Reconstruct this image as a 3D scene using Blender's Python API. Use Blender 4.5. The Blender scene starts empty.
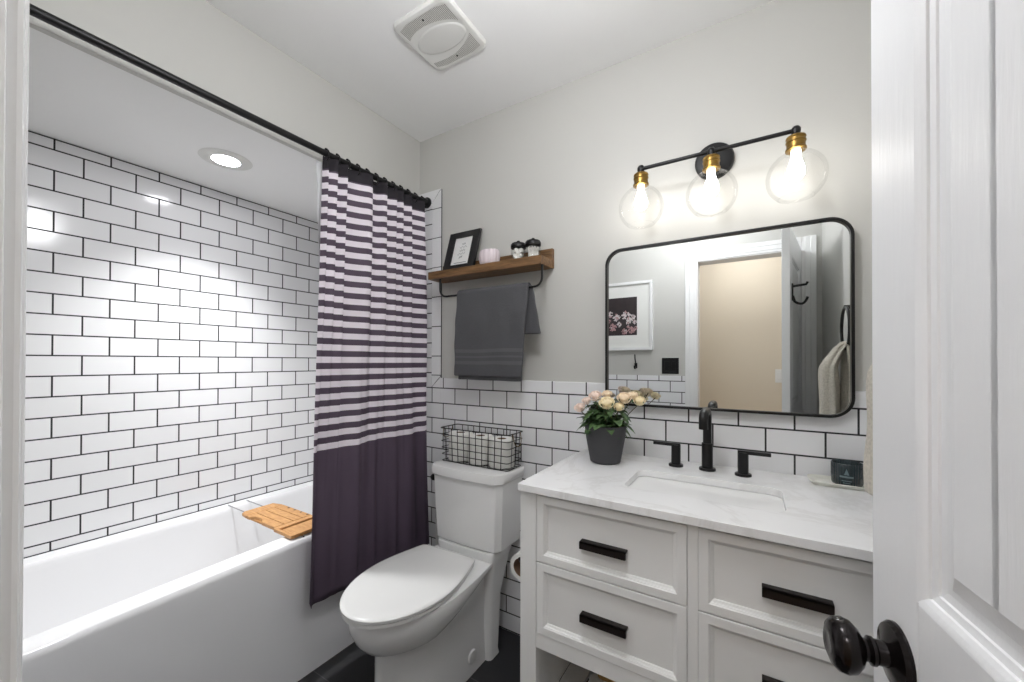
import bpy, bmesh, math, random
from mathutils import Vector, Matrix, noise
random.seed(7)
PI = math.pi
sc = bpy.context.scene
COL = sc.collection

# ---------------------------------------------------------------- camera
F_PX, YAW, CY, PITCH, ROLL = 391.487, 31.6147, 358.807, 0.3893, 0.1341
CAM = Vector((0.0, -1.5404, 1.245))
ya, pi_, ro = (math.radians(a) for a in (YAW, PITCH, ROLL))
r = Vector((math.cos(ya), math.sin(ya), 0)); f = Vector((-math.sin(ya), math.cos(ya), 0)); u = Vector((0, 0, 1))
f2 = f * math.cos(pi_) + u * math.sin(pi_); u2 = -f * math.sin(pi_) + u * math.cos(pi_)
r3 = r * math.cos(ro) + u2 * math.sin(ro); u3 = -r * math.sin(ro) + u2 * math.cos(ro)
cd = bpy.data.cameras.new('camera'); cam = bpy.data.objects.new('camera', cd); COL.objects.link(cam)
cd.sensor_fit = 'HORIZONTAL'; cd.sensor_width = 36; cd.lens = F_PX * 36 / 1024
cd.shift_y = (CY - 341) / 1024; cd.clip_start = 0.01
M = Matrix((r3, u3, -f2)).transposed().to_4x4(); M.translation = CAM
cam.matrix_world = M
sc.camera = cam

# ---------------------------------------------------------------- world, exposure
w = bpy.data.worlds.new('world'); sc.world = w; w.use_nodes = True
w.node_tree.nodes['Background'].inputs[0].default_value = (0.9, 0.95, 1, 1)
w.node_tree.nodes['Background'].inputs[1].default_value = 0.3
sc.view_settings.view_transform = 'Standard'; sc.view_settings.look = 'None'
sc.view_settings.gamma = 1; sc.view_settings.use_curve_mapping = False
sc.view_settings.exposure = 0.47
BULB, DOWN, ROOM, HALL = 13.5, 30.0, 37.0, 25.0          # radiance of the vanity bulbs, the shower downlight lens, the added fill globe in the room, the added hall fill
SHOWER_W = 72.0                                          # watts of the downlight's beam

# ---------------------------------------------------------------- materials
def s2l(c):
    return tuple((x / 12.92 if x <= 0.04045 else ((x + 0.055) / 1.055) ** 2.4) for x in [v / 255 for v in c]) + (1,)
def newmat(name):
    m = bpy.data.materials.new(name); m.use_nodes = True
    nt = m.node_tree; return m, nt, nt.nodes['Principled BSDF']
def N(nt, t, **kw):
    n = nt.nodes.new(t)
    for k, v in kw.items():
        if k in n.inputs: n.inputs[k].default_value = v
        else: setattr(n, k, v)
    return n
def mat(name, rgb, rough=0.5, metal=0, bump=0, bscale=80, var=0, coat=0, spec=None, stretch=None):
    m, nt, p = newmat(name)
    p.inputs['Base Color'].default_value = s2l(rgb); p.inputs['Roughness'].default_value = rough; p.inputs['Metallic'].default_value = metal
    if coat: p.inputs['Coat Weight'].default_value = coat; p.inputs['Coat Roughness'].default_value = 0.05
    if spec is not None: p.inputs['Specular IOR Level'].default_value = spec
    tc = N(nt, 'ShaderNodeTexCoord'); vec = tc.outputs['Object']
    if stretch:
        mp = N(nt, 'ShaderNodeMapping'); mp.inputs['Scale'].default_value = stretch
        nt.links.new(vec, mp.inputs[0]); vec = mp.outputs[0]
    if bump or var:
        no = N(nt, 'ShaderNodeTexNoise', Scale=bscale, Detail=4.0)
        nt.links.new(vec, no.inputs['Vector'])
        if bump:
            b = N(nt, 'ShaderNodeBump', Strength=bump, Distance=0.002)
            nt.links.new(no.outputs[0], b.inputs['Height']); nt.links.new(b.outputs[0], p.inputs['Normal'])
        if var:
            mx = N(nt, 'ShaderNodeMix', data_type='RGBA')
            c = s2l(rgb)
            mx.inputs['A'].default_value = tuple(x * (1 - var) for x in c[:3]) + (1,)
            mx.inputs['B'].default_value = tuple(min(1, x * (1 + var)) for x in c[:3]) + (1,)
            nt.links.new(no.outputs[0], mx.inputs['Factor']); nt.links.new(mx.outputs['Result'], p.inputs['Base Color'])
    return m
def emit(name, rgb, s):
    m, nt, p = newmat(name)
    p.inputs['Base Color'].default_value = (0.8, 0.8, 0.8, 1)
    p.inputs['Emission Color'].default_value = s2l(rgb); p.inputs['Emission Strength'].default_value = s
    return m
def thin_glass(name, tint=(1, 1, 1), edge=0.14, gloss=0.7):
    m, nt, p = newmat(name); nt.nodes.remove(p)
    t = N(nt, 'ShaderNodeBsdfTransparent'); t.inputs[0].default_value = (*tint, 1)
    g = N(nt, 'ShaderNodeBsdfGlossy', Roughness=0.02); g.inputs[0].default_value = (gloss, gloss, gloss, 1)
    lw = N(nt, 'ShaderNodeLayerWeight', Blend=edge); mx = N(nt, 'ShaderNodeMixShader')
    ml = N(nt, 'ShaderNodeMath', operation='MULTIPLY'); ml.inputs[1].default_value = 0.3
    nt.links.new(lw.outputs['Fresnel'], ml.inputs[0]); nt.links.new(ml.outputs[0], mx.inputs[0])
    nt.links.new(t.outputs[0], mx.inputs[1]); nt.links.new(g.outputs[0], mx.inputs[2])
    nt.links.new(mx.outputs[0], nt.nodes['Material Output'].inputs[0])
    return m
PW, PH, ZA, X0, YL0 = 0.1556, 0.0787, 1.1061, -1.4431, -1.1103     # subway tile pitch, a row line, joint origins
def tile_mat(name, axis, shift, mortar=0.0029, base=(238, 238, 239)):
    """white subway tile, dark grout, running bond, laid in world metres on a wall facing x or y"""
    m, nt, p = newmat(name)
    tc = N(nt, 'ShaderNodeTexCoord'); sp = N(nt, 'ShaderNodeSeparateXYZ'); nt.links.new(tc.outputs['Object'], sp.inputs[0])
    a = N(nt, 'ShaderNodeMath', operation='ADD'); a.inputs[1].default_value = -shift + PW * 40
    b = N(nt, 'ShaderNodeMath', operation='ADD'); b.inputs[1].default_value = -ZA + PH * 40
    nt.links.new(sp.outputs['X' if axis == 'y' else 'Y'], a.inputs[0]); nt.links.new(sp.outputs['Z'], b.inputs[0])
    cb = N(nt, 'ShaderNodeCombineXYZ'); nt.links.new(a.outputs[0], cb.inputs[0]); nt.links.new(b.outputs[0], cb.inputs[1])
    br = N(nt, 'ShaderNodeTexBrick', offset=0.5, offset_frequency=2, squash=1.0)
    br.inputs['Scale'].default_value = 1; br.inputs['Mortar Size'].default_value = mortar; br.inputs['Mortar Smooth'].default_value = 0.15
    br.inputs['Brick Width'].default_value = PW; br.inputs['Row Height'].default_value = PH; br.inputs['Bias'].default_value = 0
    br.inputs['Color1'].default_value = s2l(base); br.inputs['Color2'].default_value = s2l(tuple(c - 5 for c in base)); br.inputs['Mortar'].default_value = s2l((38, 38, 40))
    nt.links.new(cb.outputs[0], br.inputs['Vector']); nt.links.new(br.outputs['Color'], p.inputs['Base Color'])
    mr = N(nt, 'ShaderNodeMapRange'); mr.inputs['To Min'].default_value = 0.13; mr.inputs['To Max'].default_value = 0.8
    nt.links.new(br.outputs['Fac'], mr.inputs[0]); nt.links.new(mr.outputs[0], p.inputs['Roughness'])
    no = N(nt, 'ShaderNodeTexNoise', Scale=14.0, Detail=1.0); nt.links.new(tc.outputs['Object'], no.inputs['Vector'])
    h = N(nt, 'ShaderNodeMath', operation='MULTIPLY_ADD'); h.inputs[1].default_value = -1.0
    sc_ = N(nt, 'ShaderNodeMath', operation='MULTIPLY'); sc_.inputs[1].default_value = 0.5; nt.links.new(no.outputs[0], sc_.inputs[0])
    nt.links.new(br.outputs['Fac'], h.inputs[0]); nt.links.new(sc_.outputs[0], h.inputs[2])
    bp = N(nt, 'ShaderNodeBump', Strength=0.35, Distance=0.002); nt.links.new(h.outputs[0], bp.inputs['Height']); nt.links.new(bp.outputs[0], p.inputs['Normal'])
    return m

MAT = {}
MAT['paint'] = mat('wall paint', (199, 198, 193), 0.55, bump=0.12, bscale=120)
MAT['ceil'] = mat('ceiling paint', (249, 249, 248), 0.7, bump=0.05, bscale=150)
MAT['trim'] = mat('gloss white trim', (236, 236, 235), 0.25)
MAT['doorw'] = mat('door white', (236, 237, 238), 0.3, bump=0.28, bscale=22, stretch=(6, 6, 0.55))
MAT['hall'] = mat('hall beige', (224, 213, 192), 0.6)
MAT['tile_b'] = tile_mat('tile y', 'y', X0)
MAT['tile_l'] = tile_mat('tile x', 'x', YL0)
MAT['tilew'] = mat('bullnose glaze', (238, 238, 239), 0.13)
MAT['grout'] = mat('grout', (38, 38, 40), 0.8)
MAT['tub'] = mat('tub acrylic', (240, 240, 241), 0.12)
MAT['porc'] = mat('porcelain', (240, 240, 239), 0.08)
MAT['seat'] = mat('seat plastic', (238, 238, 236), 0.2)
MAT['black'] = mat('matte black metal', (22, 22, 23), 0.38, metal=0.3)
MAT['bronze'] = mat('oil rubbed bronze', (30, 26, 26), 0.18, metal=0.6)
MAT['handle'] = mat('handle bronze', (34, 27, 25), 0.42, metal=0.4)
MAT['brass'] = mat('aged brass', (150, 120, 66), 0.36, metal=1.0, var=0.25, bscale=60)
MAT['vanity'] = mat('vanity white', (236, 236, 234), 0.3)
MAT['glass'] = thin_glass('clear glass')
MAT['jarglass'] = thin_glass('jar glass', (0.97, 0.98, 0.98), 0.2)
MAT['bulb'] = emit('bulb', (255, 252, 246), BULB)
MAT['down'] = emit('downlight lens', (250, 250, 255), DOWN)
MAT['room'] = emit('added globe fill', (250, 251, 255), ROOM)
MAT['hallfill'] = emit('hall fill', (252, 251, 255), HALL)
MAT['towel'] = mat('grey terry', (84, 84, 87), 0.95, bump=1.0, bscale=350, var=0.25)
MAT['towelband'] = mat('grey towel band', (94, 94, 97), 0.85, bump=0.5, bscale=500, stretch=(1, 1, 5))
MAT['beigetowel'] = mat('beige terry', (196, 190, 178), 0.95, bump=1.0, bscale=160, var=0.35)
MAT['paper'] = mat('toilet paper', (240, 239, 234), 0.9, bump=0.3, bscale=200)
MAT['card'] = mat('cardboard core', (120, 95, 75), 0.9)
MAT['wire'] = mat('basket wire', (48, 46, 44), 0.5, metal=0.6)
MAT['wirebrass'] = mat('handle wire', (120, 100, 70), 0.45, metal=0.8)
MAT['steel'] = mat('steel', (190, 190, 192), 0.25, metal=1.0)
MAT['pot'] = mat('charcoal pot', (62, 62, 65), 0.6, bump=0.2, bscale=300)
MAT['soil'] = mat('soil', (50, 38, 28), 0.95, bump=1, bscale=150)
MAT['leaf'] = mat('leaf', (78, 108, 62), 0.5, var=0.35, bscale=30)
MAT['leaf2'] = mat('leaf dark', (50, 80, 44), 0.5, var=0.3, bscale=30)
MAT['stem'] = mat('stem', (90, 84, 60), 0.6)
MAT['petal'] = mat('peach petals', (255, 228, 198), 0.7, var=0.12, bscale=60)
MAT['petal2'] = mat('pink petals', (255, 226, 212), 0.7, var=0.14, bscale=60)
MAT['petal3'] = mat('cream petals', (255, 234, 196), 0.7, var=0.1, bscale=60)
MAT['traym'] = mat('tray ceramic', (222, 222, 212), 0.35)
MAT['candle'] = mat('dark green glass', (32, 46, 50), 0.1, coat=0.5)
MAT['candlemark'] = mat('candle print', (92, 112, 116), 0.4)
MAT['wax'] = mat('wax', (200, 205, 200), 0.5)
MAT['cup'] = mat('pale pink glaze', (226, 214, 218), 0.25)
MAT['framemat'] = mat('black frame', (24, 24, 25), 0.35)
MAT['printpaper'] = mat('print paper', (226, 226, 224), 0.6)
MAT['ink'] = mat('ink', (110, 110, 112), 0.8)
MAT['cotton'] = mat('cotton', (240, 238, 232), 0.95, bump=0.8, bscale=200)
MAT['grille'] = mat('fan plastic', (226, 226, 222), 0.4)
MAT['slot'] = mat('fan slot shade', (150, 148, 141), 0.7)
MAT['artdark'] = mat('art ground', (52, 44, 46), 0.5, var=0.5, bscale=18)
MAT['artwhite'] = mat('art white', (214, 204, 204), 0.5, var=0.2, bscale=90)
MAT['artpink'] = mat('art pink', (178, 140, 142), 0.5, var=0.25, bscale=90)
MAT['whiteplastic'] = mat('white plastic', (236, 236, 232), 0.35)
MAT['tan'] = mat('woven tan', (196, 156, 92), 0.8, bump=1.0, bscale=90, var=0.3)
MAT['liner'] = mat('white liner', (240, 240, 242), 0.6)
MAT['header'] = mat('curtain header', (40, 36, 42), 0.85)

def mirror_mat():
    m, nt, p = newmat('mirror silver'); p.inputs['Base Color'].default_value = (0.86, 0.88, 0.88, 1)
    p.inputs['Metallic'].default_value = 1; p.inputs['Roughness'].default_value = 0.0; return m
MAT['mirror'] = mirror_mat()
def wood_mat(name, c1, c2, stretch, rough=0.55, scale=14):
    m, nt, p = newmat(name); p.inputs['Roughness'].default_value = rough
    tc = N(nt, 'ShaderNodeTexCoord'); mp = N(nt, 'ShaderNodeMapping'); mp.inputs['Scale'].default_value = stretch
    no = N(nt, 'ShaderNodeTexNoise', Scale=float(scale), Detail=6.0, Roughness=0.65); cr = N(nt, 'ShaderNodeValToRGB')
    cr.color_ramp.elements[0].color = s2l(c1); cr.color_ramp.elements[0].position = 0.32
    cr.color_ramp.elements[1].color = s2l(c2); cr.color_ramp.elements[1].position = 0.68
    nt.links.new(tc.outputs['Object'], mp.inputs[0]); nt.links.new(mp.outputs[0], no.inputs['Vector'])
    nt.links.new(no.outputs[0], cr.inputs[0]); nt.links.new(cr.outputs[0], p.inputs['Base Color'])
    b = N(nt, 'ShaderNodeBump', Strength=0.2, Distance=0.001); nt.links.new(no.outputs[0], b.inputs['Height']); nt.links.new(b.outputs[0], p.inputs['Normal'])
    return m
MAT['shelfwood'] = wood_mat('walnut stain', (78, 54, 30), (140, 104, 66), (1, 9, 9), 0.5, 9)
MAT['bamboo'] = wood_mat('bamboo', (176, 124, 72), (208, 160, 104), (3, 14, 14), 0.45, 9)
def marble_mat():
    m, nt, p = newmat('white quartz'); p.inputs['Roughness'].default_value = 0.14
    tc = N(nt, 'ShaderNodeTexCoord')
    n1 = N(nt, 'ShaderNodeTexNoise', Scale=2.6, Detail=8.0, Roughness=0.62, Distortion=1.6)
    cr = N(nt, 'ShaderNodeValToRGB'); e = cr.color_ramp.elements
    e[0].position = 0.455; e[0].color = s2l((240, 240, 240)); e[1].position = 0.545; e[1].color = s2l((240, 240, 240))
    k = e.new(0.5); k.color = s2l((222, 221, 219))
    n2 = N(nt, 'ShaderNodeTexNoise', Scale=7.0, Detail=5.0); mx = N(nt, 'ShaderNodeMix', data_type='RGBA')
    mx.inputs['A'].default_value = s2l((243, 243, 243))
    nt.links.new(tc.outputs['Object'], n1.inputs['Vector']); nt.links.new(tc.outputs['Object'], n2.inputs['Vector'])
    nt.links.new(n1.outputs[0], cr.inputs[0]); nt.links.new(cr.outputs[0], mx.inputs['B']); nt.links.new(n2.outputs[0], mx.inputs['Factor'])
    nt.links.new(mx.outputs['Result'], p.inputs['Base Color'])
    return m
MAT['quartz'] = marble_mat()
def floor_mat():
    m, nt, p = newmat('dark slate tile'); p.inputs['Roughness'].default_value = 0.42
    tc = N(nt, 'ShaderNodeTexCoord')
    br = N(nt, 'ShaderNodeTexBrick', offset=0.5); br.inputs['Scale'].default_value = 1; br.inputs['Mortar Size'].default_value = 0.0018
    br.inputs['Brick Width'].default_value = 0.61; br.inputs['Row Height'].default_value = 0.305
    br.inputs['Color1'].default_value = s2l((46, 46, 49)); br.inputs['Color2'].default_value = s2l((53, 53, 55)); br.inputs['Mortar'].default_value = s2l((92, 92, 94))
    no = N(nt, 'ShaderNodeTexNoise', Scale=9.0, Detail=8.0); mx = N(nt, 'ShaderNodeMix', data_type='RGBA', blend_type='MULTIPLY')
    mx.inputs['Factor'].default_value = 0.6
    cr = N(nt, 'ShaderNodeValToRGB'); cr.color_ramp.elements[0].color = (0.5, 0.5, 0.5, 1); cr.color_ramp.elements[0].position = 0.3
    nt.links.new(tc.outputs['Object'], br.inputs['Vector']); nt.links.new(tc.outputs['Object'], no.inputs['Vector'])
    nt.links.new(no.outputs[0], cr.inputs[0]); nt.links.new(br.outputs['Color'], mx.inputs['A']); nt.links.new(cr.outputs[0], mx.inputs['B'])
    nt.links.new(mx.outputs['Result'], p.inputs['Base Color']); return m
MAT['floor'] = floor_mat()
STRIPE_Z, STRIPE_P = 0.884, 0.0505
def curtain_mat():
    m, nt, p = newmat('striped curtain cloth'); p.inputs['Roughness'].default_value = 0.75
    tc = N(nt, 'ShaderNodeTexCoord'); sp = N(nt, 'ShaderNodeSeparateXYZ'); nt.links.new(tc.outputs['Object'], sp.inputs[0])
    a = N(nt, 'ShaderNodeMath', operation='SUBTRACT'); a.inputs[1].default_value = STRIPE_Z; nt.links.new(sp.outputs['Z'], a.inputs[0])
    d = N(nt, 'ShaderNodeMath', operation='DIVIDE'); d.inputs[1].default_value = STRIPE_P; nt.links.new(a.outputs[0], d.inputs[0])
    fr = N(nt, 'ShaderNodeMath', operation='FRACT'); nt.links.new(d.outputs[0], fr.inputs[0])
    lt = N(nt, 'ShaderNodeMath', operation='LESS_THAN'); lt.inputs[1].default_value = 0.5; nt.links.new(fr.outputs[0], lt.inputs[0])
    gt = N(nt, 'ShaderNodeMath', operation='GREATER_THAN'); gt.inputs[1].default_value = 0.0; nt.links.new(d.outputs[0], gt.inputs[0])
    ml = N(nt, 'ShaderNodeMath', operation='MULTIPLY'); nt.links.new(lt.outputs[0], ml.inputs[0]); nt.links.new(gt.outputs[0], ml.inputs[1])
    mx = N(nt, 'ShaderNodeMix', data_type='RGBA'); mx.inputs['A'].default_value = s2l((84, 71, 86)); mx.inputs['B'].default_value = s2l((240, 232, 239))
    nt.links.new(ml.outputs[0], mx.inputs['Factor']); nt.links.new(mx.outputs['Result'], p.inputs['Base Color'])
    no = N(nt, 'ShaderNodeTexNoise', Scale=500.0); b = N(nt, 'ShaderNodeBump', Strength=0.15, Distance=0.0005)
    nt.links.new(tc.outputs['Object'], no.inputs['Vector']); nt.links.new(no.outputs[0], b.inputs['Height']); nt.links.new(b.outputs[0], p.inputs['Normal'])
    return m
MAT['curtain'] = curtain_mat()

# ---------------------------------------------------------------- mesh helpers (all in world metres)
def tag(o, label, cat, group=None, kind=None):
    if label: o['label'] = label
    if cat: o['category'] = cat
    if group: o['group'] = group
    if kind: o['kind'] = kind
    return o
def root(name, loc, label=None, cat=None, group=None, kind=None, rz=0):
    o = bpy.data.objects.new(name, None); COL.objects.link(o); o.location = loc; o.rotation_euler = (0, 0, rz)
    o.empty_display_size = 0.05
    return tag(o, label, cat, group, kind)
def top_of(o):
    while o.parent: o = o.parent
    return o
def obj(name, bm, m, parent=None, smooth=None, bevel=0, local=False, seg=2, label=None, sub=0):
    """link bm as one mesh; world coordinates are made relative to the thing's own base"""
    if not local and parent: bmesh.ops.translate(bm, verts=bm.verts, vec=-Vector(top_of(parent).location))
    bmesh.ops.recalc_face_normals(bm, faces=bm.faces)
    me = bpy.data.meshes.new(name); bm.to_mesh(me); bm.free()
    o = bpy.data.objects.new(name, me); COL.objects.link(o)
    for k in (m if isinstance(m, (list, tuple)) else [m]): me.materials.append(MAT[k])
    if parent: o.parent = parent
    if bevel:
        b = o.modifiers.new('bevel', 'BEVEL'); b.width = bevel; b.segments = seg; b.limit_method = 'ANGLE'; b.angle_limit = math.radians(40)
    if sub:
        s = o.modifiers.new('subdivision', 'SUBSURF'); s.levels = sub; s.render_levels = sub
    if smooth is not None or sub:
        for p in me.polygons: p.use_smooth = True
        if smooth: me.set_sharp_from_angle(angle=math.radians(smooth))
    if label: o['label'] = label
    return o
def BM(): return bmesh.new()
def box(bm, x0, x1, y0, y1, z0, z1, mi=0):
    vs = [bm.verts.new((x, y, z)) for z in (z0, z1) for x, y in ((x0, y0), (x1, y0), (x1, y1), (x0, y1))]
    for q in ((0, 3, 2, 1), (4, 5, 6, 7), (0, 1, 5, 4), (1, 2, 6, 5), (2, 3, 7, 6), (3, 0, 4, 7)):
        bm.faces.new([vs[i] for i in q]).material_index = mi
    return bm
def loft(bm, rings, cap0=True, cap1=True, closed=True, mi=0, wrap=False):
    R = [[bm.verts.new(p) for p in ring] for ring in rings]
    pairs = list(zip(R, R[1:])) + ([(R[-1], R[0])] if wrap else [])
    for a, b in pairs:
        n = len(a)
        for i in range(n if closed else n - 1):
            j = (i + 1) % n
            bm.faces.new((a[i], a[j], b[j], b[i])).material_index = mi
    if not wrap:
        if cap0: bm.faces.new(R[0][::-1]).material_index = mi
        if cap1: bm.faces.new(R[-1]).material_index = mi
    return bm
def lathe(bm, prof, c, seg=28, cap0=True, cap1=True, mi=0, axis='z'):
    rings = []
    for rr, h in prof:
        ring = []
        for i in range(seg):
            a = 2 * PI * i / seg; p, q = rr * math.cos(a), rr * math.sin(a)
            v = (p, q, h) if axis == 'z' else (p, h, q) if axis == 'y' else (h, p, q)
            ring.append((c[0] + v[0], c[1] + v[1], c[2] + v[2]))
        rings.append(ring)
    return loft(bm, rings, cap0, cap1, mi=mi)
def tube(bm, pts, rad, seg=10, caps=True, mi=0, closed=False):
    pts = [Vector(p) for p in pts]; rings = []; n = len(pts); prev = None
    for i, p in enumerate(pts):
        if closed: t = pts[(i + 1) % n] - pts[i - 1]
        else: t = pts[min(i + 1, n - 1)] - pts[max(i - 1, 0)]
        t.normalize()
        if prev is None:
            a = Vector((0, 0, 1)) if abs(t.z) < 0.9 else Vector((1, 0, 0)); nn = t.cross(a).normalized()
        else:
            nn = (prev - t * prev.dot(t)).normalized()
        prev = nn; b = t.cross(nn); rr = rad[i] if isinstance(rad, (list, tuple)) else rad
        rings.append([p + (nn * math.cos(2 * PI * k / seg) + b * math.sin(2 * PI * k / seg)) * rr for k in range(seg)])
    return loft(bm, rings, caps, caps, mi=mi, wrap=closed)
def rrect(cx, cy, hx, hy, rad, n=6):
    """rounded rectangle, list of (a, b)"""
    out = []
    for sx, sy, a0 in ((1, 1, 0), (-1, 1, PI / 2), (-1, -1, PI), (1, -1, 1.5 * PI)):
        for i in range(n + 1):
            a = a0 + PI / 2 * i / n
            out.append((cx + sx * (hx - rad) + rad * math.cos(a), cy + sy * (hy - rad) + rad * math.sin(a)))
    return out
def rr3(cx, cy, hx, hy, rad, z, n=6): return [(x, y, z) for x, y in rrect(cx, cy, hx, hy, rad, n)]
def arc(p0, p1, p2, n=8):
    """quadratic bend through a corner p1"""
    p0, p1, p2 = Vector(p0), Vector(p1), Vector(p2)
    return [p0 * (1 - t) ** 2 + p1 * 2 * t * (1 - t) + p2 * t * t for t in [i / n for i in range(n + 1)]]
def plate_with_hole(bm, outer, inner, z0, z1):
    """horizontal slab with one hole; outlines are lists of (x, y)"""
    for z in (z0, z1):
        es = []
        for loop in (outer, inner):
            vs = [bm.verts.new((x, y, z)) for x, y in loop]
            es += [bm.edges.new((vs[i], vs[(i + 1) % len(vs)])) for i in range(len(vs))]
        bmesh.ops.triangle_fill(bm, use_beauty=True, use_dissolve=False, edges=es)
    for loop in (outer, inner):
        n = len(loop)
        a = [bm.verts.new((x, y, z0)) for x, y in loop]; b = [bm.verts.new((x, y, z1)) for x, y in loop]
        for i in range(n): bm.faces.new((a[i], a[(i + 1) % n], b[(i + 1) % n], b[i]))
    bmesh.ops.remove_doubles(bm, verts=bm.verts, dist=1e-6)
    return bm
def solid(name, bm, m, parent=None, **kw):
    o = obj(name, bm, m, parent, **kw)
    o['kind'] = 'structure'
    return o

# ================================================================ THE ROOM
H, SH = 2.44, 2.093                   # ceiling, shower ceiling
XL, XB, XR, YE = -2.276, -1.545, 0.36, -1.51
solid('floor', box(BM(), XL - .1, XR + .1, YE - .12, 0.1, -0.06, 0), 'floor')
solid('ceiling', box(BM(), XB - .02, XR + .1, YE - .12, 0.1, H, H + .06), 'ceil')
wb = solid('wall_back', box(BM(), XL - .1, XR + .1, 0.008, 0.1, 0, H), 'paint')
bm = BM(); box(bm, -1.385, XR, 0, 0.0085, 0, 1.159)
obj('tile_wainscot', bm, 'tile_b', wb, bevel=.002)
bm = BM(); box(bm, XL, -1.4495, 0, 0.0085, 0, 2.084)
obj('shower_tile', bm, 'tile_b', wb)
bm = BM(); box(bm, -1.4515, -1.384, 0.0025, 0.0085, 0.0, 2.146, 1); box(bm, -1.545, -1.45, .0025, .0085, 2.08, 2.146, 1)
g = 0.0022
def prism(bm, poly, y0, y1, mi=0):
    loft(bm, [[(x, y0, z) for x, z in poly], [(x, y1, z) for x, z in poly]], mi=mi)
zj = [1.270 - PW * .64 + PW * k for k in range(0, 6)] + [3.0]
zj = [1.1725] + [z for z in (1.2725 + .1553 * k for k in range(6)) if z < 2.08] + [3.0]
zt_, zi_ = 2.148, 2.084
# lower mitred corner, the column of upright bullnose tiles, the upper mitred corner and the head course
prism(bm, [(-1.447, 1.108 + .003), (-1.447, zj[0] - g), (-1.385, zj[0] - g), (-1.385, 1.108 + .062)], 0, .006)
prism(bm, [(-1.4455, 1.1083), (-1.385, 1.1083), (-1.385, 1.164)], 0, .006)
for a, b in zip(zj, zj[1:]):
    if a < zi_ - .02: prism(bm, [(-1.447, a + g), (-1.385, a + g), (-1.385, min(b - g, zt_ - .003)), (-1.447, min(b - g, zi_))], 0, .006)
prism(bm, [(-1.545, zi_ + g), (-1.449, zi_ + g), (-1.389, zt_), (-1.545, zt_)], 0, .006)
obj('bullnose_trim', bm, ['tilew', 'grout'], wb)
bm = BM(); box(bm, -1.452, -1.3845, 0, .0085, 0, 1.1061)
obj('tile_wainscot', bm, 'tile_b', wb)

wl = solid('wall_left', box(BM(), XL - .1, XL - .008, YE - .12, 0.1, 0, H), 'paint')
obj('shower_tile', box(BM(), XL - .009, XL, YE, 0, .3, SH), 'tile_l', wl)
bm = BM(); box(bm, XL - .009, XL + .0005, YE, 0, SH - .0035, SH + .001); obj('grout_line', bm, 'grout', wl)
bm = BM(); box(bm, XL - .009, XL + .0005, YE, 0, .518, .5225); obj('grout_line', bm, 'grout', wl)
solid('wall_bulkhead', box(BM(), XB - .02, XB, YE, 0.0085, SH, H), 'paint')
solid('ceiling_shower', box(BM(), XL - .01, XB - .0195, YE, 0.0085, SH + .002, SH + .05), 'ceil')
wr = solid('wall_right', box(BM(), XR, XR + .1, YE - .12, 0.1, 0, H), 'paint')
obj('tile_wainscot', box(BM(), XR - .008, XR + .001, YE + .02, 0, 0, 1.157), 'tile_l', wr)
# entry wall with the doorway
DL, DR, DT = -0.335, 0.2575, 1.95
bm = BM(); box(bm, XL - .1, DL, YE - .12, YE, 0, H); box(bm, DR, XR + .1, YE - .12, YE, 0, H); box(bm, DL, DR, YE - .12, YE, DT, H)
we = solid('wall_entry', bm, 'paint')
bm = BM(); box(bm, XB + .05, DL - .07, YE - .001, YE + .008, 0, 1.145)
obj('tile_wainscot', bm, 'tile_b', we)
# casing and jambs: stepped profile
def casing(bm, x0, x1, z0, z1, vertical, inner):
    for a, b, t in ((0, 1, .011), (.22, .9, .0145), (.6, 1, .0175)):
        if vertical:
            w_ = x1 - x0
            if inner == 'right': box(bm, x0 + (1 - b) * w_, x0 + (1 - a) * w_, YE, YE + t, z0, z1)
            else: box(bm, x0 + a * w_, x0 + b * w_, YE, YE + t, z0, z1)
        else:
            h_ = z1 - z0; box(bm, x0, x1, YE, YE + t, z0 + a * h_, z0 + b * h_)
bm = BM(); casing(bm, DL - .074, DL, 0, DT + .074, True, 'right'); solid('trim_1', bm, 'trim', bevel=.003)
bm = BM(); casing(bm, DR, DR + .074, 0, DT + .074, True, 'left'); solid('trim_2', bm, 'trim', bevel=.003)
bm = BM(); casing(bm, DL, DR, DT, DT + .074, False, ''); solid('trim_3', bm, 'trim', bevel=.003)
bm = BM(); box(bm, DL - .004, DL + .006, YE - .12, YE + .004, 0, DT); box(bm, DR - .002, DR + .004, YE - .12, YE + .004, 0, DT)
box(bm, DL, DR, YE - .12, YE + .004, DT - .006, DT + .004); solid('trim_4', bm, 'trim', bevel=.002)
# the hall behind the camera (seen in the mirror)
HX0, HX1, HY0 = -1.3, 1.3, -2.75
solid('floor_hall', box(BM(), HX0, HX1, HY0, YE - .12, -.06, 0), 'bamboo')
solid('ceiling_hall', box(BM(), HX0, HX1, HY0, YE - .12, H, H + .06), 'ceil')
solid('wall_hall', box(BM(), HX0 - .1, HX1 + .1, HY0 - .1, HY0, 0, H), 'hall')
solid('wall_hall_left', box(BM(), HX0 - .1, HX0, HY0, YE - .12, 0, H), 'hall')
solid('wall_hall_right', box(BM(), HX1, HX1 + .1, HY0, YE - .12, 0, H), 'hall')
t = root('added_fill_light', (-.05, -2.2, H), 'added unseen round white fill light in the hall outside the bathroom', 'fill light')  # added lamp, out of view, sends fill light in through the doorway
obj('pan', lathe(BM(), [(.15, 0), (.165, -.01), (.165, -.022), (.14, -.026)], (-.05, -2.2, H), 32), 'grille', t, smooth=40)
obj('diffuser', lathe(BM(), [(.158, -.022), (.155, -.05), (.12, -.075), (.05, -.085)], (-.05, -2.2, H), 32), 'hallfill', t, smooth=60)
gx, gy, gz_ = -.36, -.98, 2.18  # added globe above the view, lifts the room's overall brightness
t = root('added_fill_light', (gx, gy, H), 'added unseen white globe fill light in the bathroom just inside the doorway', 'fill light')
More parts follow.
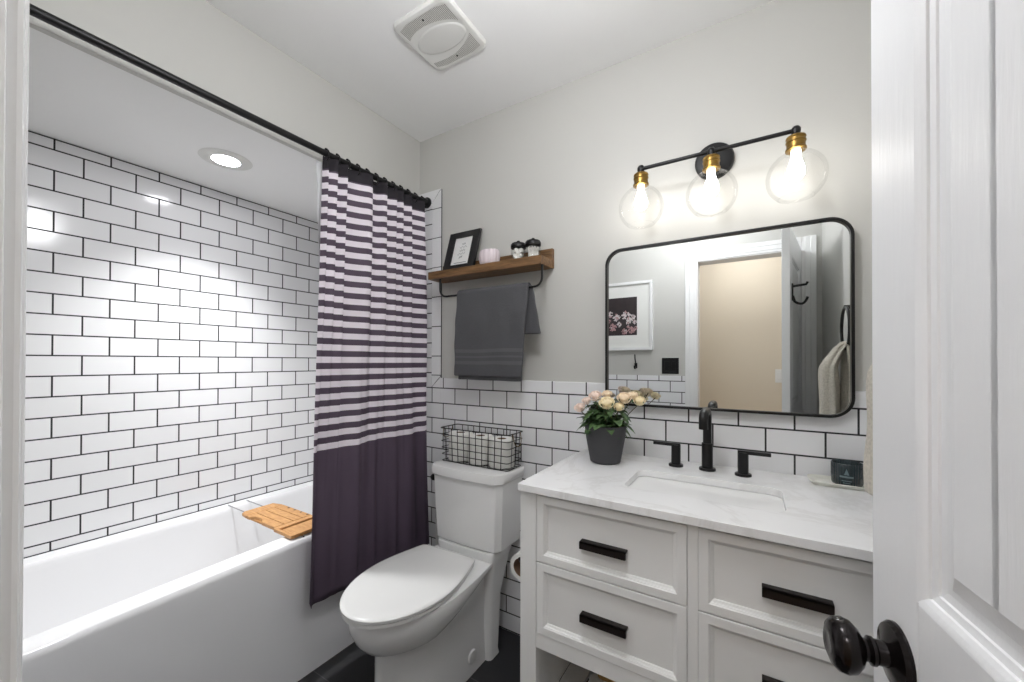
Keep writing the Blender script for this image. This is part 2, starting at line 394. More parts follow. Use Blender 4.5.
obj('canopy', lathe(BM(), [(.06, 0), (.06, -.012), (.05, -.018), (.012, -.02), (.012, -.155), (.035, -.16), (.035, -.185)], (gx, gy, H), 28), 'black', t, smooth=40)
obj('globe', lathe(BM(), [(.001, .095)] + [(.095 * math.sin(a), .095 * math.cos(a)) for a in [PI * k / 14 for k in range(1, 14)]] + [(.001, -.095)], (gx, gy, gz_), 28), 'room', t, smooth=80)

# the open door: its own frame, free edge at the base point, s runs to the hinges, n to the far face
DW, DH, DTk = .618, 1.935, .035
dirx = Vector((.161, -.987, 0)).normalized()
door = root('door_1', (.124, -.90, 0.008), 'open white panelled door with dark knob at the right edge', None, kind='structure', rz=math.atan2(dirx.y, dirx.x))
def dbox(bm, s0, s1, n0, n1, z0, z1): box(bm, s0, s1, n0, n1, z0, z1)
bm = BM()
S1 = .095
dbox(bm, 0, S1, 0, DTk, 0, DH); dbox(bm, DW - S1, DW, 0, DTk, 0, DH)
rails = [(0, .2), (.80, .998), (1.80, DH)]
for a, b in rails: dbox(bm, S1, DW - S1, 0, DTk, a, b)
fr = obj('door_frame', bm, 'doorw', door, bevel=.002, local=True)
for z0, z1 in ((.2, .80), (.998, 1.80)):
    for nf, sg in ((0, 1), (DTk, -1)):
        bm = BM()
        prof_sign = -1 if sg == 1 else 1
        prof = [(0, 0), (.005, -.002), (.009, -.0045), (.0095, -.007), (.016, -.0085), (.017, -.0105), (.024, -.0115), (.030, -.0115), (.048, -.004), (.050, -.003)]
        rings = []
        for d, h in prof:
            n_ = nf + prof_sign * h
            rings.append([(S1 + d, n_, z0 + d), (DW - S1 - d, n_, z0 + d), (DW - S1 - d, n_, z1 - d), (S1 + d, n_, z1 - d)])
        loft(bm, rings, cap0=False, cap1=True)
        nb = nf - prof_sign * .003
        for sv in (.189, DW - .197):
            a_, b_ = sorted((nb, nb - prof_sign * .0025)); box(bm, sv, sv + .007, a_ , b_, z0 + .05, z1 - .05)
        obj('door_panel', bm, 'doorw', door, local=True)
KZ, KS = .919, .06
for side, nf, sg in (('a', 0, -1), ('b', DTk, 1)):
    bm = BM()
    P = lambda pr: [(r_, nf + sg * h_) for r_, h_ in pr]
    lathe(bm, P([(.001, 0), (.034, 0), (.034, .003), (.031, .007), (.02, .010), (.013, .012), (.0125, .020), (.0145, .022), (.0145, .025), (.011, .027), (.012, .031), (.02, .035), (.0262, .041), (.0282, .048), (.0268, .055), (.022, .060), (.013, .0632), (.009, .0622), (.001, .0622)]), (KS, 0, KZ), 32, axis='y')
    obj('door_knob', bm, 'bronze', door, smooth=35, local=True)
for hz in (.2, .95, 1.72):
    bm = BM(); tube(bm, [(DW + .002, DTk + .004, hz), (DW + .002, DTk + .004, hz + .08)], .005); obj('hinge', bm, 'black', door, smooth=40, local=True)

# ================================================================ BATH SIDE
def ring_xy(x0, x1, y0, y1, rad, z): return rr3((x0 + x1) / 2, (y0 + y1) / 2, (x1 - x0) / 2, (y1 - y0) / 2, rad, z, 8)
TY0, TY1 = -1.505, -.004
XT = -2.272
rings = [ring_xy(XT, -1.508, TY0, TY1, .004, 0), ring_xy(XT, -1.5095, TY0, TY1, .004, .015), ring_xy(XT, -1.5435, TY0, TY1, .004, .475), ring_xy(XT, -1.5455, TY0, TY1, .004, .497), ring_xy(XT, -1.549, TY0, TY1, .004, .509),
         ring_xy(XT, -1.556, TY0, TY1, .005, .517), ring_xy(XT, -1.565, TY0, TY1, .006, .5195),
         ring_xy(-2.205, -1.632, -1.44, -.085, .06, .5195), ring_xy(-2.202, -1.637, -1.436, -.089, .062, .516), ring_xy(-2.198, -1.642, -1.43, -.094, .064, .505), ring_xy(-2.196, -1.644, -1.427, -.096, .065, .485),
         ring_xy(-2.175, -1.665, -1.38, -.12, .08, .25), ring_xy(-2.15, -1.69, -1.33, -.15, .10, .14), ring_xy(-2.09, -1.75, -1.25, -.22, .10, .105)]
rings = [[(x - (.048 * (y + .97) * min(1, z / .45) if x > -1.8 else 0), y, z) for x, y, z in rg] for rg in rings]      # the front is very slightly bowed
tb = loft(BM(), rings)
tub = obj('bathtub', tb, 'tub', smooth=30)
tag(tub, 'glossy white alcove bathtub below the subway tile wall', 'bathtub')

# rod, rings, curtain, liner
RX, RZ = -1.480, 2.090
t = root('curtain_rod', (RX, -.75, RZ), 'long thin black shower curtain rod under the bulkhead', 'curtain rod')
obj('rod', tube(BM(), [(RX, -1.505, RZ), (RX, -.001, RZ)], .0125, 16), 'black', t, smooth=40)
obj('flange', lathe(BM(), [(.013, -.035), (.018, -.034), (.02, -.012), (.028, -.009), (.028, 0)], (RX, -.001, RZ), 24, axis='y'), 'black', t, smooth=40)
obj('flange', lathe(BM(), [(.013, .035), (.018, .034), (.02, .012), (.028, .009), (.028, 0)], (RX, -1.508, RZ), 24, axis='y'), 'black', t, smooth=40)
CY0, CY1, CZ0, CZ1 = -.596, -.026, .277, 2.078
BREAKS = [0, .045, .115, .19, .44, .575, .655, .735, .82, 1.0]
AMPS = [.010, .013, .012, .024, .019, .012, .013, .013, .018]
def saw(s):
    """one pleat per span: a long rise toward the room, a quick return"""
    s = min(.9999, max(0, s))
    for a, b, h in zip(BREAKS, BREAKS[1:], AMPS):
        if s < b:
            q = (s - a) / (b - a)
            v = -math.cos(PI * q / .78) if q < .78 else math.cos(PI * (q - .78) / .22)
            return h * v
def fold(s, z):
    """sideways offset of the cloth at position s (0..1) and height z"""
    k = (z - CZ0) / (CZ1 - CZ0)
    low = math.sin(2 * PI * (2.6 * s + .34 + .12 * math.sin(5 * s))) * .62 + .34 * math.sin(2 * PI * 6.3 * s + 2.0) + .16 * math.sin(2 * PI * 11 * s)
    m = min(1, max(0, (k - .12) / .75)); m = m * m * (3 - 2 * m)
    return saw(s) * m + low * (1 - m) * .020 + .004 * math.sin(5 * z + 14 * s)
def cloth(bm, xc, y0, y1, z0, z1, amp, nu=220, nv=70, ph=0, zfun=None, edge=0, d0=-.070, d1=.026, dx=0):
    rings = []
    for j in range(nv + 1):
        row = []
        for i in range(nu + 1):
            s = i / nu; z = z0 + (z1 - z0) * j / nv
            k = (z - z0) / (z1 - z0)
            y = y0 + (y1 - y0) * s + (.006 * math.sin(2 * PI * (6.3 * s + .35)) * amp)
            y += (1 - k) * (d0 * (1 - s) + d1 * s)
            x = xc + amp * fold(s + ph, z)
            x += dx * s ** 3 * (1 - k)
            if edge: x -= edge * max(0, 1 - s / .05) ** 1.5 * k
            zz = z + (zfun(s) if zfun else 0) * (1 - k)
            row.append((x, y, zz))
        rings.append(row)
    loft(bm, rings, False, False, closed=False)
    return bm
c = root('shower_curtain', (-1.474, -.33, CZ1), 'shower curtain striped purple and white above a solid purple lower half', 'shower curtain')
bm = cloth(BM(), -1.474, CY0, CY1, CZ0, CZ1, 1.0, edge=.006, dx=.034, zfun=lambda s: -.006 * math.sin(6 * s) + .006 + .030 * max(0, 1 - s / .035) ** 2)
o = obj('curtain_cloth', bm, 'curtain', c, smooth=180)
sm = o.modifiers.new('thickness', 'SOLIDIFY'); sm.thickness = .0012
# object coordinates start at the curtain's own base point: stripes are measured from the floor
for n_ in MAT['curtain'].node_tree.nodes:
    if n_.type == 'MATH' and n_.operation == 'SUBTRACT': n_.inputs[1].default_value = STRIPE_Z - CZ1
me_ = o.data; me_.materials.append(MAT['header'])
for p_ in me_.polygons:
    if p_.center.z > -.040: p_.material_index = 1
ln = obj('shower_liner', cloth(BM(), -1.514, -.610, -.03, .56, 2.064, .4, ph=.1, nu=90, nv=20, d0=.05, d1=0), 'liner', smooth=180)
sm = ln.modifiers.new('thickness', 'SOLIDIFY'); sm.thickness = .001
tag(ln, 'plain white shower liner behind the striped curtain', 'shower liner')
ring0 = None
for i in range(12):
    y = CY0 + .012 + (CY1 - CY0 - .03) * i / 11
    if ring0 is None:
        ring0 = root('curtain_ring', (RX, y, RZ))
        bm = BM(); tube(bm, [(RX + .0195 * math.cos(a), y, RZ - .006 + .0225 * math.sin(a)) for a in [2 * PI * k / 20 for k in range(20)]], .0028, 8, closed=True)
        rb = obj('ring_wire', bm, 'black', ring0, smooth=60)
        bm = BM(); lathe(bm, [(.001, -.006), (.005, -.0045), (.006, 0), (.005, .0045), (.001, .006)], (RX, y, RZ + .0175), 12, axis='y'); rbb = obj('roller_bead', bm, 'black', ring0, smooth=60)
        o = ring0
    else:
        o = ring0.copy(); COL.objects.link(o); o.location = (RX, y, RZ)
        for ch in (rb, rbb):
            q = ch.copy(); COL.objects.link(q); q.parent = o
    tag(o, 'small black curtain ring on the rod above the striped curtain', 'curtain ring', 'curtain rings')

# bamboo bath caddy across the tub
t = root('bath_caddy', (-1.8, -.58, .5195), 'bamboo bath caddy tray lying across the white tub', 'bath tray')
cz0, cz1 = .5265, .5405
bm = BM()
def poly(bm, pts, z0, z1): loft(bm, [[(x, y, z0) for x, y in pts], [(x, y, z1) for x, y in pts]])
poly(bm, [(-2.03, -.63), (-2.015, -.648), (-1.975, -.652), (-1.965, -.652), (-1.965, -.488), (-1.975, -.488), (-2.03, -.502)], cz0, cz1)
obj('end_board', bm, 'bamboo', t, bevel=.003)
bm = BM(); poly(bm, [(-1.695, -.660), (-1.715, -.660), (-1.725, -.652), (-1.725, -.488), (-1.695, -.488)], cz0, cz1)
poly(bm, [(-1.695, -.500), (-1.695, -.488), (-1.60, -.493), (-1.585, -.50)], cz0, cz1); poly(bm, [(-1.695, -.660), (-1.585, -.660), (-1.582, -.648), (-1.695, -.648)], cz0, cz1)
poly(bm, [(-1.675, -.6485), (-1.582, -.6485), (-1.582, -.499), (-1.675, -.499)], cz0, cz1)
obj('end_board', bm, 'bamboo', t, bevel=.002)
for k, (a, b) in enumerate(((-.652, -.612), (-.609, -.572), (-.569, -.531), (-.528, -.488))):
    bm = BM()
    if k == 0: poly(bm, [(-1.962, b), (-1.962, a), (-1.94, a), (-1.92, a + .016), (-1.88, a + .02), (-1.85, a + .014), (-1.83, a), (-1.728, a), (-1.728, b)][::-1], cz0, cz1)
    else: box(bm, -1.962, -1.728, a, b, cz0, cz1)
    obj('slat', bm, 'bamboo', t, bevel=.0015)
bm = BM(); box(bm, -2.0, -1.60, -.640, -.622, .5195, .5263); obj('under_rail', bm, 'bamboo', t)
bm = BM(); box(bm, -2.0, -1.60, -.520, -.500, .5195, .5263); obj('under_rail', bm, 'bamboo', t)
for y in (-.612, -.528):
    bm = BM(); tube(bm, [(-2.235, y, .5225), (-1.575, y, .5225)], .0026, 8); obj('extension_rod', bm, 'steel', t, smooth=60, label='thin steel extension rod')
for k in range(4):
    bm = BM(); lathe(bm, [(.001, 0), (.0055, 0), (.0055, .001), (.001, .001)], (-1.90 + .052 * k, -.4965, cz1 - .0002), 12); obj('rod_plug', bm, 'black', t)

# recessed downlight in the shower ceiling, with its beam
lx, ly = -1.894, -.771
t = root('recessed_light', (lx, ly, SH), 'round recessed light in the shower ceiling', 'recessed light')
obj('trim_ring', lathe(BM(), [(.050, -.005), (.056, -.006), (.088, -.003), (.094, 0), (.050, 0)], (lx, ly, SH + .0015), 40, False, False), 'grille', t, smooth=50)
obj('lens', lathe(BM(), [(.001, -.0035), (.051, -.0035), (.051, .001)], (lx, ly, SH), 40, True, False), 'down', t)
ld = bpy.data.lights.new('downlight_beam', 'SPOT'); ld.energy = SHOWER_W; ld.spot_size = math.radians(108); ld.spot_blend = 1.0; ld.shadow_soft_size = .05; ld.color = (.98, .99, 1)
lo = bpy.data.objects.new('downlight_beam', ld); COL.objects.link(lo); lo.location = (lx, ly, SH - .01)

# ================================================================ CEILING FAN
FX, FY, FH = -.972, -.463, .128
t = root('ceiling_vent', (FX, FY, H), 'square white bathroom exhaust fan grille on the ceiling', 'ceiling vent')
rings = [rr3(FX, FY, FH, FH, .035, H, 8), rr3(FX, FY, FH, FH, .035, H - .003, 8), rr3(FX, FY, FH - .005, FH - .005, .032, H - .0105, 8), rr3(FX, FY, FH - .013, FH - .013, .028, H - .013, 8), rr3(FX, FY, FH - .017, FH - .017, .026, H - .0122, 8)]
obj('grille_plate', loft(BM(), rings), 'grille', t, smooth=30)
for side in (-1, 1):
    bm = BM(); n = 36
    for i in range(n):
        x = FX - .106 + .212 * (i + .5) / n
        dx = (x - FX) / .118
        if side < 0: yo = FY - .109 + .014 * max(0, abs(dx) - .55) / .45; yi = FY - .012 - .058 * math.sqrt(max(0, 1 - dx * dx)) + .012 * dx
        else: yo = FY + .109 - .014 * max(0, abs(dx) - .55) / .45; yi = FY + .030 + .052 * math.sqrt(max(0, 1 - (dx + .25) ** 2 / 1.6)) - .022 * max(0, dx)
        y0_, y1_ = sorted((yo, yi))
        if y1_ - y0_ > .006: box(bm, x - .0011, x + .0011, y0_, y1_, H - .0128, H - .0118)
    obj('slot_shade_strips', bm, 'slot', t)  # grey strips on the plate, their colour stands in for shaded openings
    bs = BM(); lathe(bs, [(.001, -.0155), (.003, -.015), (.0035, -.012)], (FX, FY + side * .092, H), 12); obj('screw', bs, 'grout', t, smooth=40)
rings = [[(FX + a * math.cos(q), FY + .005 + b * math.sin(q) * (1 if math.sin(q) > 0 else 1.15), H - z) for q in [2 * PI * k / 40 for k in range(40)]] for a, b, z in ((.106, .052, .0115), (.105, .051, .0130), (.095, .045, .0138), (.02, .01, .0142))]
obj('light_lens', loft(BM(), rings), 'grille', t, smooth=60)

# ================================================================ VANITY LIGHT
LX, LY, LZ = (-.338, -.1145, .109), -.12, 1.930
t = root('wall_light', (-.1145, 0.008, 1.945), 'three globe vanity light with black bar and brass sockets over the mirror', 'wall light')
obj('back_plate', lathe(BM(), [(.062, .008), (.062, -.008), (.058, -.014), (.04, -.018), (.012, -.02)], (-.1145, 0, 1.95), 36, axis='y'), 'black', t, smooth=35)
obj('arm', tube(BM(), [(-.1145, -.015, 1.95), (-.1145, -.06, 1.946), (-.1145, LY, LZ)], .009, 12), 'black', t, smooth=50)
obj('bar', tube(BM(), [(LX[0], LY, LZ), (LX[2], LY, LZ)], .0065, 14), 'black', t, smooth=50)
for i, x in enumerate(LX):
    bm = BM(); lathe(bm, [(.001, .013), (.008, .011), (.0125, .004), (.0125, -.004), (.010, -.012), (.012, -.016), (.012, -.018), (.001, -.018)], (x, LY, LZ), 20); obj('joint', bm, 'black', t, smooth=50)
    bm = BM(); lathe(bm, [(.001, -.017), (.020, -.017), (.0245, -.020), (.0255, -.024), (.0235, -.0265), (.0235, -.031), (.0255, -.033), (.0255, -.036), (.0235, -.038), (.0235, -.052), (.0265, -.055), (.0265, -.060), (.022, -.062), (.001, -.062)], (x, LY, LZ), 28); sk = obj('socket', bm, 'brass', t, smooth=30, label='aged brass socket')
    gz = 1.792
    bm = BM(); prof = [(.0235, LZ - .060 - gz), (.0245, .071)] + [(.076 * math.sin(a), .076 * math.cos(a)) for a in [math.radians(q) for q in range(20, 145, 5)]] + [(.0445, -.0615)]
    lathe(bm, prof, (x, LY, gz), 40, False, False); o = obj('globe', bm, 'glass', t, smooth=180, label='clear glass globe shade')
    bm = BM(); tube(bm, [(x + .0445 * math.cos(a), LY + .0445 * math.sin(a), gz - .0615) for a in [2 * PI * k / 40 for k in range(40)]], .0008, 6, closed=True); obj('globe_rim', bm, 'glass', t, smooth=60)
    bm = BM(); lathe(bm, [(.012, LZ - .060 - gz), (.012, .062), (.0125, .055), (.017, .040), (.021, .027), (.0225, .016), (.021, .005), (.016, -.003), (.008, -.0075), (.001, -.0085)], (x, LY, gz), 20); obj('bulb', bm, 'bulb', t, smooth=80)

# ================================================================ MIRROR
MX0, MX1, MZ0, MZ1 = -.499, .257, 1.076, 1.6855
mc, mz, mhx, mhz = (MX0 + MX1) / 2, (MZ0 + MZ1) / 2, (MX1 - MX0) / 2, (MZ1 - MZ0) / 2
t = root('mirror', (mc, 0, MZ0), 'wide rounded rectangular mirror in thin black frame above the vanity', 'mirror')
def mr(d, y, rad): return [(x, y, z) for x, z in rrect(mc, mz, mhx - d, mhz - d, rad, 12)]
obj('frame', loft(BM(), [mr(0, 0, .062), mr(0, -.026, .062), mr(.001, -.0275, .061), mr(.0075, -.0275, .0545), mr(.0085, -.026, .0535), mr(.0085, -.006, .0535)], wrap=True), 'black', t, smooth=30)
obj('mirror_glass', loft(BM(), [mr(.0082, -.004, .054), mr(.0082, -.016, .054)]), 'mirror', t)

# ================================================================ VANITY
VX0, VX1, VF, VB, VT = -.593, .319, -.528, -.012, .8655
t = root('vanity_cabinet', ((VX0 + VX1) / 2, -.27, 0), 'white four drawer bathroom vanity with dark pulls', 'vanity')
LW = .053
for x0 in (VX0, VX1 - LW):
    for y0 in (VF, VB - LW):
        obj('leg', box(BM(), x0, x0 + LW, y0, y0 + LW, 0, VT), 'vanity', t, bevel=.002)
for x0 in (VX0 + .008, VX1 - .026):
    obj('side_panel', box(BM(), x0, x0 + .018, VF + LW - .002, VB - LW + .002, .152, VT), 'vanity', t)
obj('back_panel', box(BM(), VX0 + LW - .002, VX1 - LW + .002, VB - .02, VB - .004, .412, VT), 'vanity', t)
obj('bottom_panel', box(BM(), VX0 + .02, VX1 - .02, VF + .03, VB - .005, .412, .428), 'vanity', t)
bm = BM(); box(bm, VX0 + LW - .002, VX1 - LW + .002, VF + .002, VF + .02, .412, .4555)
box(bm, -.134 + .0005, -.1105, VF + .001, VF + .02, .4555, VT); box(bm, VX0 + LW - .002, VX1 - LW + .002, VF + .004, VF + .02, .8565, VT)
obj('face_frame', bm, 'vanity', t, bevel=.001)
obj('gap_shade_sheet', box(BM(), VX0 + LW - .002, VX1 - LW + .002, VF + .026, VF + .032, .43, VT), 'grout', t)  # dark sheet close behind the drawer fronts, stands for shade in the gaps
def drawer(x0, x1, z0, z1, hx, hz, hl):
    bm = BM(); b = .0225
    prof = [(0, .018), (0, .001), (.001, 0), (b - .001, 0), (b, .0012), (b + .003, .003), (b + .004, .006), (b + .009, .0085), (b + .010, .0105), (b + .012, .0105)]
    rings = [[(x0 + d, VF + n, z0 + d), (x1 - d, VF + n, z0 + d), (x1 - d, VF + n, z1 - d), (x0 + d, VF + n, z1 - d)] for d, n in prof]
    d_ = obj('drawer', loft(bm, rings), 'vanity', t)
    bm = BM(); yb = VF + .0105
    box(bm, hx - hl / 2, hx + hl / 2, yb - .024, yb - .016, hz - .0115, hz + .0085)
    box(bm, hx - hl / 2, hx + hl / 2, yb - .024, yb, hz + .0035, hz + .0085)
    obj('handle', bm, 'handle', d_, bevel=.0012, label='dark bronze bar pull')
drawer(-.538, -.1345, .6645, .856, -.339, .7505, .125)
drawer(-.538, -.1345, .457, .6615, -.338, .5535, .125)
drawer(-.110, .265, .6645, .856, .0765, .7525, .122)
drawer(-.110, .265, .457, .6615, .0765, .5535, .122)
obj('shelf_rail', box(BM(), VX0 + LW - .003, VX1 - LW + .003, VF + .012, VF + .032, .112, .138), 'vanity', t, bevel=.001)
obj('shelf_rail', box(BM(), VX0 + LW - .003, VX1 - LW + .003, VB - .032, VB - .012, .112, .138), 'vanity', t, bevel=.001)
sx = -.566
while sx + .076 < VX1 - .01:
    obj('shelf_slat', box(BM(), sx, sx + .074, VF + LW if sx < VX0 + LW else VF + .004, VB - LW if sx < VX0 + LW else VB - .004, .138, .152), 'vanity', t, bevel=.0015)
    sx += .0845
# countertop with the sink cut-out
CT0, CT1 = .8655, .886
ct = obj('countertop', plate_with_hole(BM(), rrect((-.592 + .323) / 2, -.2745, (.323 + .592) / 2, .2725, .004, 2), rrect(-.127, -.302, .196, .1055, .035, 8), CT0, CT1), 'quartz', bevel=.0015)
tag(ct, 'white veined quartz countertop on the vanity', 'countertop')
sk = root('sink', (-.127, -.302, .70), 'white rectangular undermount sink set in the countertop', 'sink')
def sr(d, z, rad): return rr3(-.127, -.302, .199 - d, .1085 - d, rad, z, 8)
bm = BM(); loft(bm, [sr(-.012, CT0 - .001, .04), sr(-.012, CT0 - .013, .04), sr(.004, .79, .045), sr(.03, .725, .06), sr(.06, .715, .04), sr(.06, .728, .04), sr(.036, .732, .055), sr(.018, .75, .05), sr(.006, .80, .042), sr(.0, CT0 - .012, .038), sr(-.001, CT0 - .001, .037)], cap0=False, wrap=False)
obj('basin', bm, 'porc', sk, smooth=40)
bm = BM(); lathe(bm, [(.001, .738), (.019, .738), (.022, .735), (.022, .729)], (-.127, -.29, 0), 24); obj('drain', bm, 'black', sk, smooth=40)
# faucet
t = root('faucet', (-.130, -.088, CT1), 'matte black widespread faucet with two lever handles behind the sink', 'faucet')
fx, fy = -.130, -.088
bm = BM(); lathe(bm, [(.0255, 0), (.0255, .006), (.024, .0075), (.017, .008), (.017, .088), (.0165, .089), (.0135, .0895)], (fx, fy, CT1), 28); obj('spout_base', bm, 'black', t, smooth=35)
bm = BM(); path = [(fx, fy, CT1 + .08), (fx, fy, CT1 + .165)] + arc((fx, fy, CT1 + .165), (fx, fy, CT1 + .199), (fx, fy - .04, CT1 + .199), 8)[1:] + arc((fx, fy - .085, CT1 + .199), (fx, fy - .116, CT1 + .199), (fx, fy - .118, CT1 + .176), 6) + [(fx, fy - .118, CT1 + .152)]
tube(bm, path, .0132, 16); obj('spout', bm, 'black', t, smooth=50)
for hx, hy, sg in ((-.227, -.09, -1), (-.027, -.100, 1)):
    bm = BM(); lathe(bm, [(.0235, 0), (.0235, .006), (.022, .0075), (.015, .008), (.015, .074), (.001, .0745)], (hx, hy, CT1), 28)
    h_ = obj('handle', bm, 'black', t, smooth=35)
    x0, x1 = sorted((hx - sg * .014, hx + sg * .074)); bm = BM(); box(bm, x0, x1, hy - .009, hy + .009, CT1 + .068, CT1 + .079)
    obj('lever', bm, 'black', h_, bevel=.002)

# plant
px, py, pz = -.452, -.165, CT1
t = root('potted_flowers', (px, py, pz), 'potted peach flowers in a charcoal grey pot on the countertop', 'potted plant')
bm = BM(); lathe(bm, [(.001, .002), (.046, .0), (.053, .004), (.058, .03), (.068, .085), (.0735, .128), (.0735, .134), (.070, .134), (.069, .125), (.064, .10), (.001, .10)], (px, py, pz), 40); obj('pot', bm, 'pot', t, smooth=40)
bm = BM(); lathe(bm, [(.001, .112), (.068, .110), (.067, .10)], (px, py, pz), 30, True, False); obj('soil', bm, 'soil', t, smooth=40)
fl = [(-.090, .190, -.02, .024, 1), (-.072, .214, .0, .020, 1), (-.028, .236, -.028, .027, 1), (-.002, .240, .025, .022, 0), (.022, .216, -.052, .031, 2), (.070, .232, -.01, .029, 0), (.058, .203, -.03, .021, 2), (.115, .222, .02, .024, 2), (.090, .240, .03, .020, 0)]
def leaf(bm, base, d, length, width, droop, mi=0):
    d = Vector(d).normalized(); side = d.cross(Vector((0, 0, 1)))
    if side.length < .01: side = Vector((1, 0, 0))
    side.normalize(); rows = []
    for i in range(7):
        q = i / 6; wv = width * (math.sin(PI * min(1, q * .93 + .07)) ** .8) * (1 + .22 * math.sin(q * 19)) if i < 6 else .0006
        c_ = Vector(base) + d * length * q + Vector((0, 0, -droop * q * q * length))
        up = Vector((0, 0, 1)) * wv * .25
        rows.append([c_ - side * wv + up, c_, c_ + side * wv + up])
    for a, b in zip(rows, rows[1:]):
        A = [bm.verts.new(v) for v in a]; B = [bm.verts.new(v) for v in b]
        for i in range(2): bm.faces.new((A[i], A[i + 1], B[i + 1], B[i])).material_index = mi
bm = BM()
for i in range(170):
    a = random.uniform(0, 2 * PI); rr_ = random.uniform(.0, .06); el = random.uniform(-.1, 1.1)
    hgt = random.uniform(.115, .200) if rr_ < .045 else random.uniform(.12, .15)
    L = random.uniform(.040, .066)
    leaf(bm, (px + rr_ * math.cos(a), py + rr_ * math.sin(a), pz + hgt), (math.cos(a + random.uniform(-.6, .6)), math.sin(a + random.uniform(-.6, .6)), el), L, random.uniform(.011, .018), random.uniform(.2, .9), random.choice((0, 0, 1)))
o = obj('leaves', bm, ['leaf', 'leaf2'], t, smooth=60)
sm = o.modifiers.new('thickness', 'SOLIDIFY'); sm.thickness = .0006
def petal_cup(bm, c_, ax, R):
    """a ball of overlapping cupped petals around axis ax"""
    ax = Vector(ax).normalized(); q = ax.to_track_quat('Z', 'Y')
    for ring, (n, rad, tilt, size) in enumerate(((3, .10, .2, .42), (5, .28, .55, .5), (7, .46, .85, .55), (8, .60, 1.15, .62))):
        for k in range(n):
            a = 2 * PI * k / n + ring * .5 + random.uniform(-.1, .1)
            rows = []
            for i in range(4):
                row = []
                for j in range(5):
                    uu = (j - 2) / 2; vv = i / 3
                    wd = size * (.35 + .65 * math.sin(PI * (.15 + .6 * vv)))
                    th = tilt * (.35 + .65 * vv); rr_ = rad * (.3 + .7 * math.sin(th + .25))
                    ang = a + uu * wd * .55 / max(.25, rad + .15)
                    p = Vector((rr_ * math.cos(ang), rr_ * math.sin(ang), .62 * math.cos(th * .9) * (vv ** .7) - .25 + .06 * (1 - uu * uu)))
                    row.append(Vector(c_) + (q @ (p * R * 1.25)))
                rows.append(row)
            for A, B in zip(rows, rows[1:]):
                va = [bm.verts.new(v) for v in A]; vb = [bm.verts.new(v) for v in B]
                for j in range(4): bm.faces.new((va[j], va[j + 1], vb[j + 1], vb[j]))
    lathe(bm, [(.001, -.3 * R), (.38 * R, -.22 * R), (.52 * R, .05 * R), (.38 * R, .3 * R), (.001, .42 * R)], c_, 12)
for dx, dz, dy, R, mi in fl:
    R *= 1.2
    c_ = (px + dx, py + dy, pz + dz)
    bm = BM(); tube(bm, [(px + dx * .3, py + dy * .3, pz + .108), (px + dx * .7, py + dy * .8, pz + .11 + (dz - .11) * .6), (c_[0], c_[1], c_[2] - R * .3)], .0016, 6); st = obj('stem', bm, 'stem', t, smooth=60)
    bm = BM(); petal_cup(bm, c_, (dx * .9 + .05, -.55 + dy, .75), R); o = obj('flower', bm, ('petal', 'petal2', 'petal3')[mi], st, smooth=60)
    sm = o.modifiers.new('thickness', 'SOLIDIFY'); sm.thickness = .0005

# tray and candle
bm = BM(); loft(bm, [rr3(.228, -.060, .076, .037, .012, CT1, 5), rr3(.228, -.060, .087, .046, .018, CT1 + .011, 5), rr3(.228, -.060, .0855, .0445, .0165, CT1 + .0125, 5), rr3(.228, -.060, .083, .042, .015, CT1 + .011, 5), rr3(.228, -.060, .073, .034, .010, CT1 + .0045, 5)])
tag(obj('soap_tray', bm, 'traym', smooth=35), 'pale ceramic tray at the right end of the countertop', 'tray')
t = root('candle', (.232, -.060, CT1 + .0045), 'dark green ribbed glass candle on the pale tray', 'candle')
bm = BM(); rings = []
for rr_, z in ((.028, 0), (.0335, .002), (.0355, .008), (.0362, .03), (.0362, .062), (.0345, .064), (.0335, .062), (.033, .045)):
    rings.append([(.232 + (rr_ * (1 + .018 * math.cos(36 * a))) * math.cos(a), -.060 + (rr_ * (1 + .018 * math.cos(36 * a))) * math.sin(a), CT1 + .0045 + z) for a in [2 * PI * k / 144 for k in range(144)]])
loft(bm, rings, True, False); obj('jar', bm, 'candle', t, smooth=60)
bm = BM(); lathe(bm, [(.001, .046), (.0328, .045), (.0328, .04)], (.232, -.060, CT1 + .0045), 32, True, False); obj('wax', bm, 'wax', t)
bm = BM()                                  # printed mark on the jar front: a small tree over a line and two short rows
def oncyl(a, z): rr_ = .0372; return (.232 + rr_ * math.sin(a) , -.060 - rr_ * math.cos(a), CT1 + .0045 + z)
A0 = -.18
for pts in ([(-.16, .034), (.16, .034), (0, .052)],):
    bm.faces.new([bm.verts.new(oncyl(A0 + a, z)) for a, z in pts])
for z0, z1, a in ((.026, .031, .42), (.016, .0185, .30), (.010, .0125, .22)):
    k = 8; lo = [bm.verts.new(oncyl(A0 - a + 2 * a * i / k, z0)) for i in range(k + 1)]; hi = [bm.verts.new(oncyl(A0 - a + 2 * a * i / k, z1)) for i in range(k + 1)]
    for i in range(k): bm.faces.new((lo[i], lo[i + 1], hi[i + 1], hi[i]))
obj('printed_mark', bm, 'candlemark', t)

